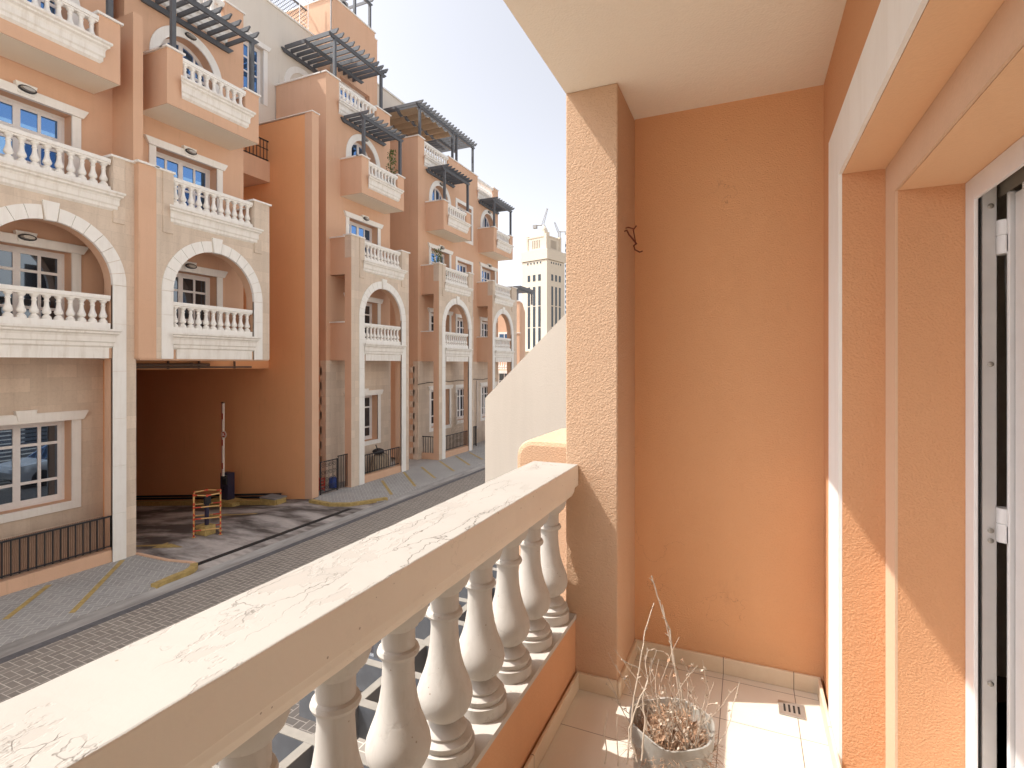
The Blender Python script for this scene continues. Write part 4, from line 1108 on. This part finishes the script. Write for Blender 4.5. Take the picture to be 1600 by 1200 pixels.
m = B(); m.box(.296, .3075, y1a, 2.453, FZ, .882); m.box(.296, .3075, -3.2, y1a, z1a, .882)
m.build('architrave', 'trim_clean', O)
m = B(); m.box(.436, .4435, y2a, y1a - .001, FZ, z1a - .001); m.box(.436, .4435, -3.2, y2a, z2a, z1a - .001); m.build('reveal_band', stucco('pale_peach_band', (.64, .43, .29), (.66, .46, .32), 120, .3, .003), O)
# skirting
m = B()
sk = .075; st_ = .014
m.box(-.52, .296, YE - st_, YE, FZ, FZ + sk); m.box(-.52, -.52 + st_, YP - st_, YE - st_, FZ, FZ + sk); m.box(-.705, -.52, YP - st_, YP, FZ, FZ + sk)
m.box(-.705, -.705 + st_, -3.2, YP - st_, FZ, FZ + sk); m.box(.296 - st_, .296, 1.0, YE - st_, FZ, FZ + sk)
m.build('skirting_board', 'skirt', O, bevel=.004)
# drain
DR = B(); dc2 = pxg(1237, 1110, FZ)
pts = [(dc2.x + .052 * math.cos(R(45 + 90 * k)) * 1.1, dc2.y + .052 * math.sin(R(45 + 90 * k)) * 1.1) for k in range(4)]
DR.box(dc2.x - .05, dc2.x + .05, dc2.y - .05, dc2.y + .05, FZ + .001, FZ + .006)
d_o = DR.build('floor_drain', 'steel', O, bevel=.003)
for k in range(4):
    x = dc2.x - .027 + k * .018; B().box(x - .004, x + .004, dc2.y - .026, dc2.y + .026, FZ + .006, FZ + .0072).build('slot', 'dark', d_o)
# plinth and balustrade
m = B().box(-.905, -.712, -3.2, YP, FZ - .25, -1.15); m.build('plinth', stucco('plinth_peach_stucco', (.60, .315, .165), (.63, .345, .19), 120, .35, .003), O)
m = B().box(-.915, -.708, -3.2, YP, -1.15, -1.13)
m.build('plinth_coping', 'rail_soft', O)
prof = [(-.915, -.452), (-.698, -.452), (-.698, -.548), (-.712, -.552), (-.716, -.575), (-.728, -.60), (-.888, -.60), (-.898, -.575), (-.902, -.552), (-.915, -.548)]
m = B(); ny = 60
ya, yb = -3.2, YP
m.prism(prof, 'y', ya, ya + .01)
m = B(); rj = random.Random(5); NS = 150; npf = len(prof)
dev = [[0.0] * npf for _ in range(2)]
for k in range(NS + 1):
    y = ya + (yb - ya) * k / NS
    for i_, (x_, z_) in enumerate(prof):
        a_ = .0006 if 0 < k < NS else 0
        big = -.0015 * rj.random() if (rj.random() < .04 and i_ in (0, 1)) else 0
        m.v.append((x_ + rj.uniform(-a_, a_) - (big if i_ == 0 else -big), y, z_ + rj.uniform(-a_, a_) + big))
for k in range(NS):
    for i_ in range(npf):
        j_ = (i_ + 1) % npf; m.f.append((k * npf + i_, k * npf + j_, (k + 1) * npf + j_, (k + 1) * npf + i_)); m.mi.append(0)
m.f += [tuple(range(npf)), tuple(NS * npf + i_ for i_ in range(npf))]; m.mi += [0, 0]
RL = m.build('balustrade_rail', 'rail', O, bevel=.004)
BN = make_baluster_mesh('near_baluster', 40, 'rail_soft', [(r * .98, z) for r, z in BPROF])
for k in range(-8, 18):
    y = 2.235 - .224 * (k + 8)
    if y < -2.9: break
    inst(BN, 'baluster', RL, (-.808, y, -1.13), rz=k * 1.3)
# aluminium door
DF = B(); fx0 = .616
DF.box(fx0, .626, 2.002, y2a - .001, FZ, z2a - .001); DF.box(fx0, .626, -1.8, 2.002, z2a - .07, z2a - .001); DF.box(.626, .686, 2.06, y2a - .001, FZ, z2a - .001); DF.box(.626, .686, -1.8, 2.06, z2a - .02, z2a - .001)
dfo = DF.build('door_frame', 'white', O, bevel=.002)
B().box(.629, .647, 2.052, 2.0595, FZ, z2a - .021).build('seal', M['rubber'], dfo)
B().box(.649, .684, 2.046, 2.0595, FZ, z2a - .021).build('track', 'white', dfo, bevel=.002)
for z in (.455, -.02, -.52, -.55, -.98):
    B().lathe([(.007, 0), (.008, .004), (.004, .006)], (0, 0, 0), 12).build('screw', 'steel', dfo).matrix_basis = Matrix.Translation((.668, 2.0455, z + .02)) @ Matrix.Rotation(R(90), 4, 'X')
L = B(); L.box(.69, .725, 1.985, 2.0, FZ + .02, .50); L.box(.70, .725, 1.912, 1.975, FZ + .02, .49); L.box(.69, .725, 1.0, 1.905, FZ + .02, .50); L.box(.712, .722, 1.9, 1.99, FZ + .02, .485)
lo = L.build('door_leaf', 'white', O, bevel=.003)
B().box(.704, .7115, 1.9755, 1.9845, FZ + .02, .485).build('seal', 'rubber', lo)
B().box(.704, .7115, 1.9055, 1.9115, FZ + .03, .485).build('seal', 'rubber', lo)
for z in (.38, -.47):
    h = B(); h.lathe([(.022, -.055), (.022, -.002), (.019, 0), (.022, .002), (.022, .045)], (.697, 2.026, z), 14); h.box(.69, .72, 1.99, 2.02, z - .05, z - .003)
    h.build('hinge', 'white', lo, smooth=True)
# dim room behind the door
m = B(); m.quad((.688, -3, FZ), (4.5, -3, FZ), (4.5, 4.2, FZ), (.688, 4.2, FZ)); m.build('room_floor', 'tilefloor_in', O)
m = B(); m.quad((4.5, -3, FZ), (4.5, 4.2, FZ), (4.5, 4.2, 1.2), (4.5, -3, 1.2)); m.quad((.688, 4.2, FZ), (4.5, 4.2, FZ), (4.5, 4.2, 1.2), (.688, 4.2, 1.2)); m.quad((.688, -3, FZ), (4.5, -3, FZ), (4.5, -3, 1.2), (.688, -3, 1.2))
m.quad((.688, 2.08, FZ), (.688, 4.2, FZ), (.688, 4.2, 1.2), (.688, 2.08, 1.2)); m.quad((.688, -3, 1.2), (.688, 4.2, 1.2), (4.5, 4.2, 1.2), (4.5, -3, 1.2)); m.quad((.692, -3, .5), (.692, 4.2, .5), (.692, 4.2, 1.2), (.692, -3, 1.2))
m.build('room_wall', 'room', O)
B().tube([(.74, 2.15, .35), (.755, 2.17, -.1), (.75, 2.16, -.6), (.77, 2.14, -.95), (.74, 2.0, -1.0)], .004, 6).build('cable', 'white', O)
# rest of the block (for reflections and side views)
m = B(); m.box(-.55, 6, -14, 3.0, GZ, FZ - .25); m.box(.9, 9, -14, -3.2, FZ - .25, 11.5); m.box(.9, 9, 3.2, 30, GZ, 11.5); m.box(.9, 9, -3.2, 3.2, CZ + .3, 11.5)
m.build('outer_wall', 'cream', O)
for zw in (-3.9, -.6, 2.7, 6.0, 9.0):
    for k in range(-5, 12):
        yw = 4.2 + k * 2.6
        if -3.4 < yw < 3.2 or (zw < -3 and yw < 3): continue
        if k % 3 == 2: continue
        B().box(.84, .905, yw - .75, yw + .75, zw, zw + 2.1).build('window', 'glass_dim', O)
FN = B()
for k in range(12): FN.box(-3.22, -3.18, 7.2, 26, GZ + .2 + k * .17, GZ + .32 + k * .17)
for k in range(9): FN.box(-3.18, -3.12, 7.2 + k * 2.3, 7.3 + k * 2.3, GZ, GZ + 2.3)
tag(FN.build('slat_fence', 'pergola'), 'dark grey slat fence behind the cream wall on the near side', 'fence')

# cream stair wall of the neighbour, with sloping top
yn = 5.95
def pw(px, py, y):
    q = (px - 800) / 831; dx, dy = -.4048 + .9144 * q, .9144 + .4048 * q; t = y / dy
    return (dx * t, (569 - py) / 831 * t)
P1 = pw(758, 622, yn); P2 = pw(884, 490, yn)
sl = (P2[1] - P1[1]) / (P2[0] - P1[0])
pts = [(P1[0], GZ), (.9, GZ), (.9, P1[1] + sl * (.9 - P1[0]) if False else P2[1] + sl * 1.2), (P2[0] + 1.2, P2[1] + sl * 1.2), P1]
m = B().prism(pts, 'y', yn, yn + .25)
tag(m.build('garden_wall', 'cream_near'), 'smooth cream wall with a steep sloping top beyond the pillar', 'wall')
# neighbouring rounded parapet
m = B(); a = .10
pz = [(-1.19, -1.6)] + [(-1.19 + a - a * math.cos(R(t)), -.42 - a + a * math.sin(R(t)) ) for t in range(0, 91, 15)] + [(-.6, -.42), (-.6, -1.6)]
m.prism(pz, 'y', YE + .03, 3.35)
tag(m.build('parapet', 'stucco_pillar', smooth=False, bevel=.03), 'rounded pale peach parapet just behind the pillar', 'parapet')

# rusty bracket on the pillar's inner face
H_ = B(); q0 = Vector((-.52, 2.52, .55))
H_.tube([(-.52, 2.44, .60), (-.50, 2.44, .605), (-.465, 2.50, .60), (-.445, 2.49, .625)], .006, 6)
H_.tube([(-.52, 2.38, .555), (-.50, 2.38, .565), (-.49, 2.42, .53), (-.455, 2.50, .475), (-.45, 2.52, .46)], .0075, 6)
H_.tube([(-.47, 2.48, .60), (-.455, 2.52, .47)], .005, 6)
H_.tube([(-.45, 2.53, .47), (-.465, 2.49, .44), (-.455, 2.48, .40), (-.42, 2.49, .375), (-.40, 2.50, .385)], .007, 6)
H_.v = [(-.52 + (x + .52) * .6, 2.50 + (y - 2.47) * .5, .595 + (z - .52) * .5) for x, y, z in H_.v]
tag(H_.build('wall_hook', 'rust', smooth=True), 'bent rusty iron hook sticking out of the pillar', 'hook')

# ------------------------------------------------------------------ plant pot with dead plant
px_, py_ = -.215, 1.70; r0 = .118; pz0 = FZ; ph = .36
m = B()
m.lathe([(r0 * .92, 0), (r0 * .97, .05), (r0 * .96, .26), (r0 * 1.0, .29), (r0 * 1.04, .32), (r0 * 1.07, ph), (r0 * 1.02, ph), (r0 * .99, .32), (r0 * .95, .29), (r0 * .91, .26), (r0 * .90, .02)], (px_, py_, pz0), 36, cap=False)
rp = random.Random(3)
for i_, (x_, y_, z_) in enumerate(m.v):
    a_ = math.atan2(y_ - py_, x_ - px_); k_ = 1 + .022 * math.sin(3 * a_ + z_ * 14) + .012 * math.sin(7 * a_ - z_ * 40) * (z_ - pz0) / ph
    m.v[i_] = (px_ + (x_ - px_) * k_, py_ + (y_ - py_) * k_, z_ + (.008 * math.sin(2 * a_ + 1) + .004 * math.sin(5 * a_)) * max(0, (z_ - pz0) / ph - .6) * 2.5)
POT = m.build('plant_pot', 'plastic', smooth=True); tag(POT, 'cloudy grey plastic pot cut from a water jug on the balcony floor', 'pot')
B().lathe([(r0 * .88, .0), (r0 * .90, .26)], (px_, py_, pz0 + .01), 24).build('soil', 'soil', POT)
DP = thing('dead_plant', (px_, py_, pz0 + .28), 'dried up plant with bare pale twigs standing in the plastic pot', 'plant')
rnd = random.Random(11)
def pw3(px, py, t):
    q = (px - 800) / 831; return Vector(((-.4048 + .9144 * q) * t, (.9144 + .4048 * q) * t, (569 - py) / 831 * t))
def stem(pxs, t0, t1, r=.0035, knots=True):
    pts = []; n = len(pxs)
    for k, (a, c_) in enumerate(pxs): pts.append(pw3(a, c_, t0 + (t1 - t0) * k / (n - 1)))
    # densify with jitter
    P = []
    for k in range(n - 1):
        for j in range(4):
            p = pts[k].lerp(pts[k + 1], j / 4); P.append(p + Vector((rnd.uniform(-1, 1), rnd.uniform(-1, 1), rnd.uniform(-1, 1))) * .0016)
    P.append(pts[-1])
    m = B(); m.tube(P, r, 6, r2=r * .45)
    if knots:
        for k in range(1, len(P) - 1, 3):
            d = (P[k + 1] - P[k]).normalized(); s_ = Vector((rnd.uniform(-1, 1), rnd.uniform(-1, 1), .8)).normalized()
            m.tube([P[k], P[k] + s_ * rnd.uniform(.008, .022)], r * .6, 4, r2=r * .25)
    m.build('stem', 'twig', DP)
stem([(1070, 1110), (1063, 1070), (1052, 1030), (1046, 985), (1030, 940), (1018, 900)], 1.68, 1.74, .0042)
stem([(1066, 1115), (1058, 1060), (1050, 1015), (1041, 975), (1035, 945)], 1.66, 1.70, .0028)
stem([(995, 1190), (985, 1150), (990, 1090), (1001, 1030), (1008, 985), (1022, 942)], 1.50, 1.60, .0032)
stem([(1002, 1190), (1008, 1130), (1004, 1090), (1015, 1050), (1026, 1015)], 1.50, 1.58, .0028)
stem([(980, 1195), (983, 1140), (998, 1095), (1012, 1065), (1008, 1035), (1012, 1012)], 1.48, 1.58, .0026)
stem([(945, 1195), (948, 1170), (944, 1145), (949, 1110)], 1.50, 1.52, .0024, False)
stem([(966, 1198), (964, 1160), (965, 1118)], 1.50, 1.52, .002, False)
stem([(1075, 1110), (1076, 1080), (1072, 1055), (1080, 1052)], 1.72, 1.74, .0026)
stem([(1012, 1018), (1022, 1014), (1036, 1018), (1050, 1032)], 1.6, 1.66, .0018, False)
stem([(972, 1031), (1000, 1045), (1022, 1078), (1040, 1110)], 1.6, 1.66, .002, False)
stem([(1110, 1150), (1098, 1110), (1080, 1085)], 1.62, 1.7, .0018, False)
for q_ in range(48):
    a = rnd.uniform(0, 2 * math.pi); rr = r0 * .85 * math.sqrt(rnd.random()); p = Vector((px_ + rr * math.cos(a), py_ + rr * math.sin(a), pz0 + .26))
    d = Vector((rnd.uniform(-.6, .4), rnd.uniform(-.4, .4), 1)).normalized(); P = [p.copy()]; L_ = rnd.uniform(.06, .34); n_ = 8
    for k in range(n_):
        d = (d + Vector((rnd.uniform(-1, 1), rnd.uniform(-1, 1), rnd.uniform(-.5, .5))) * .22).normalized(); p = p + d * L_ / n_; P.append(p.copy())
    m = B(); m.tube(P, rnd.uniform(.0011, .0020), 5, r2=.0007)
    for k in range(2, n_):
        if rnd.random() < .65:
            s_ = (d + Vector((rnd.uniform(-1, 1), rnd.uniform(-1, 1), rnd.uniform(-.2, .8)))).normalized(); L2 = rnd.uniform(.015, .05)
            e_ = P[k] + s_ * L2; m.tube([P[k], P[k] + s_ * L2 * .5 + Vector((0, 0, .003)), e_], .0010, 4, r2=.0005)
            for _ in range(2):
                c0 = e_ + Vector((rnd.uniform(-1, 1), rnd.uniform(-1, 1), rnd.uniform(-1, 1))) * .004
                u = Vector((rnd.uniform(-1, 1), rnd.uniform(-1, 1), rnd.uniform(-1, 1))).normalized() * .006; v_ = u.cross(Vector((rnd.random(), rnd.random(), 1))).normalized() * .0035
                m.quad(c0 - u, c0 - v_, c0 + u, c0 + v_)
    m.build('stem', 'twig', DP)
m = B()
for k in range(2600):
    a = rnd.uniform(0, 2 * math.pi); rr = r0 * .9 * math.sqrt(rnd.random()); base = Vector((px_ + rr * math.cos(a), py_ + rr * math.sin(a), pz0 + .27 + rnd.random() * .075 * (1.1 - rr / r0)))
    d = Vector((rnd.uniform(-1, 1), rnd.uniform(-1, 1), rnd.uniform(-.2, .9))).normalized(); L_ = rnd.uniform(.03, .105)
    mid = base + d * L_ * .5 + Vector((0, 0, .012)); end = base + d * L_ + Vector((0, 0, -.02 * rnd.random()))
    w_ = d.cross(Vector((0, 0, 1))).normalized() * rnd.uniform(.0004, .0011)
    m.quad(base - w_, base + w_, mid + w_, mid - w_); m.quad(mid - w_, mid + w_, end)
for k in range(110):
    a = rnd.uniform(0, 2 * math.pi); rr = r0 * .8 * rnd.random(); c0 = Vector((px_ + rr * math.cos(a), py_ + rr * math.sin(a), pz0 + .29 + rnd.random() * .07))
    u = Vector((rnd.uniform(-1, 1), rnd.uniform(-1, 1), rnd.uniform(-1, 1))).normalized() * .012; v_ = u.cross(Vector((rnd.random(), rnd.random(), 1))).normalized() * .007
    m.quad(c0 - u, c0 - v_, c0 + u, c0 + v_ + Vector((0, 0, .004)))
m.build('dry_foliage', 'straw', DP)
m = B()
for k in range(14):
    m = B(); c0 = pw3(1040 + rnd.uniform(-35, 38), 1060 + rnd.uniform(-30, 30), 1.68)
    for q in range(2):
        u = Vector((rnd.uniform(-1, 1), rnd.uniform(-1, 1), rnd.uniform(-1, 1))).normalized() * .009; v_ = u.cross(Vector((rnd.random(), rnd.random(), 1))).normalized() * .005
        m.quad(c0 - u, c0 - v_, c0 + u, c0 + v_)
    m.build('dry_leaf', 'straw', DP)

# ------------------------------------------------------------------ grey garden pergola below the balcony
GP = thing('garden_pergola', (-2.1, 1.5, GZ), 'dark grey timber pergola below the balcony with sunlit top edges', 'pergola')
zp = -2.0
pale = plain('painted_sunlit_timber_top', (.22, .20, .17), .8, .3, 15)  # pale colour paints in the sunlight on the timber tops
for k in range(-7, 12):
    y = 2.16 + .36 * k
    if y > 5.6: break
    m = B().box(-2.55, -.95, y - .03, y + .03, zp - .19, zp - .004); o = m.build('rafter', 'pergola', GP)
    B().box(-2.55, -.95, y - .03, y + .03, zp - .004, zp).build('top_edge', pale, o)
for x in (-2.12, -1.45):
    m = B().box(x - .03, x + .03, -.6, 5.7, zp - .20, zp - .006); m.build('beam', 'pergola', GP)
    for k in range(-7, 12):
        y = 2.16 + .36 * k
        if y > 5.2: break
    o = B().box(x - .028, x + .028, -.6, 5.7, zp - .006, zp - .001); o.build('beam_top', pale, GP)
for y in (-.4, 5.55): B().box(-2.17, -2.07, y - .05, y + .05, GZ, zp - .2).build('post', 'pergola', GP)
struct(B().box(-3.0, -.4, -30, 60, GZ - .2, GZ + .0).build('pavement', 'parking'), 'grey paved strip under our balcony', 'pavement')

# ------------------------------------------------------------------ parked cars on our side
def car(cx, cy, mat, label, s=1):
    T_ = thing('parked_car', (cx, cy, GZ - .035), label, 'car', 'cars parked below the balcony'); g = GZ - .035
    # side outline along y, symmetric in x with tumblehome
    low = [(-2.15, .35), (-2.2, .62), (-2.12, .88), (-1.2, 1.0), (1.7, 1.02), (2.1, .95), (2.2, .6), (2.15, .33)]
    m = B(); n = len(low); ring = []
    for xw, sc in ((-.88, .97), (-.80, 1.0), (.80, 1.0), (.88, .97)):
        ring.append([(cx + xw, cy + y * sc, g + (z if abs(xw) < .85 else .35 + (z - .35) * .93)) for y, z in low])
    for r_ in ring: m.v += r_
    for a in range(3):
        for k in range(n): m.f.append((a * n + k, a * n + (k + 1) % n, (a + 1) * n + (k + 1) % n, (a + 1) * n + k)); m.mi.append(0)
    m.f.append(tuple(range(n))); m.mi.append(0); m.f.append(tuple(3 * n + k for k in range(n))); m.mi.append(0)
    m.build('body', mat, T_, bevel=.05)
    cab = [(-1.15, .98), (-.35, 1.52), (1.25, 1.56), (1.95, 1.0)]
    m = B(); m.v += [(cx + sx * (.78 if z < 1.2 else .62), cy + y, g + z) for sx in (-1, 1) for y, z in cab]
    for k in range(4): m.f.append((k, (k + 1) % 4, 4 + (k + 1) % 4, 4 + k)); m.mi.append(0)
    m.f += [(0, 1, 2, 3), (4, 5, 6, 7)]; m.mi += [0, 0]
    m.build('glasshouse', 'glass', T_, bevel=.03)
    m = B(); m.v += [(cx + sx * .625, cy + y, g + z) for y, z in ((-.38, 1.525), (1.28, 1.565), (1.28, 1.60), (-.33, 1.56)) for sx in (-1, 1)]
    m.f += [(0, 1, 3, 2), (4, 5, 7, 6), (0, 2, 4, 6), (1, 3, 5, 7), (0, 1, 7, 6), (2, 3, 5, 4)]; m.mi += [0] * 6
    m.build('roof', mat, T_)
    for sx in (-1, 1):
        for pts in ([(-1.15, .98), (-1.02, .98), (-.3, 1.54), (-.4, 1.54)], [(.4, 1.0), (.5, 1.0), (.5, 1.56), (.42, 1.56)], [(1.85, 1.0), (1.98, 1.0), (1.3, 1.57), (1.2, 1.57)]):
            m = B(); m.v += [(cx + sx * (.79 if z < 1.2 else .632), cy + y, g + z) for y, z in pts]; m.v += [(cx + sx * (.77 if z < 1.2 else .61), cy + y, g + z) for y, z in pts]
            m.f += [(0, 1, 2, 3), (7, 6, 5, 4), (0, 1, 5, 4), (1, 2, 6, 5), (2, 3, 7, 6), (3, 0, 4, 7)]; m.mi += [0] * 6
            m.build('window_pillar', mat, T_)
        for y in (-1.4, 1.38):
            o = B().lathe([(.2, -.1), (.31, -.1), (.34, -.06), (.34, .06), (.31, .1), (.2, .1)], (0, 0, 0), 20).build('wheel', 'rubber', T_, smooth=True)
            o.matrix_basis = Matrix.Translation(Vector((cx + sx * .8, cy + y, g + .34)) - T_.location) @ Matrix.Rotation(R(90), 4, 'Y')
            B().lathe([(.02, -.09), (.2, -.1), (.21, -.06), (.21, .06), (.2, .1), (.02, .09)], (0, 0, 0), 12).build('rim', 'steel', o)
        B().box(cx + sx * .55 - .2, cx + sx * .55 + .2, cy - 2.2, cy - 2.08, g + .62, g + .78).build('headlight', 'headlamp', T_, bevel=.02)
        B().box(cx + sx * .93 - .07, cx + sx * .93 + .07, cy - .85, cy - .7, g + 1.0, g + 1.12).build('mirror', mat, T_, bevel=.02)
car(-4.35, 7.9, 'cardark', 'dark car parked beyond the grey pergola glimpsed between balusters')
car(-4.6, 13.0, 'carwhite', 'white car parked on the near side, mirrored in the left window')

# ------------------------------------------------------------------ small plants on the far balconies
def bush(x, y, z0, h, r, label, n=160, pot=True):
    T_ = thing('potted_plant', (x, y, z0), label, 'plant', 'plants on the far balconies')
    rr = random.Random(int(y * 10)); m = B()
    for k in range(n):
        t = rr.random(); p = Vector((x, y, z0 + .25 + t * h)) + Vector((rr.uniform(-1, 1), rr.uniform(-1, 1), 0)) * r * (1.1 - .6 * t)
        u = Vector((rr.uniform(-1, 1), rr.uniform(-1, 1), rr.uniform(-1, 1))).normalized() * .055; v_ = u.cross(Vector((0, .3, 1))).normalized() * .03
        m.quad(p - u, p - v_, p + u, p + v_)
    m.build('foliage', 'green', T_)
    m = B()
    for k in range(4): m.tube([(x, y, z0 + .2), (x + rr.uniform(-r, r) * .6, y + rr.uniform(-r, r) * .6, z0 + h)], .01, 4)
    m.build('stem', 'twig', T_)
    B().lathe([(.11, 0), (.15, .26), (.16, .28)], (x, y, z0), 12).build('pot', 'rust', T_)
bush(-14.35, 19.3, 7.1, 2.1, .28, 'tall leafy climber on the balcony under the small pergola right of the ramp', 300)
bush(-14.4, 23.15, 3.76, 1.85, .38, 'bushy green plant on the second floor balcony of the long building', 420)
L0 = B().lathe([(.06, 0), (.09, .03), (.09, .06), (.06, .09), (.07, .3), (.11, .34), (.1, .4), (.03, .46)], (-14.55, 7.2, 3.78), 14)
tag(L0.build('lantern', 'steel', smooth=True), 'metal lantern on the left balcony behind the balusters', 'lantern')
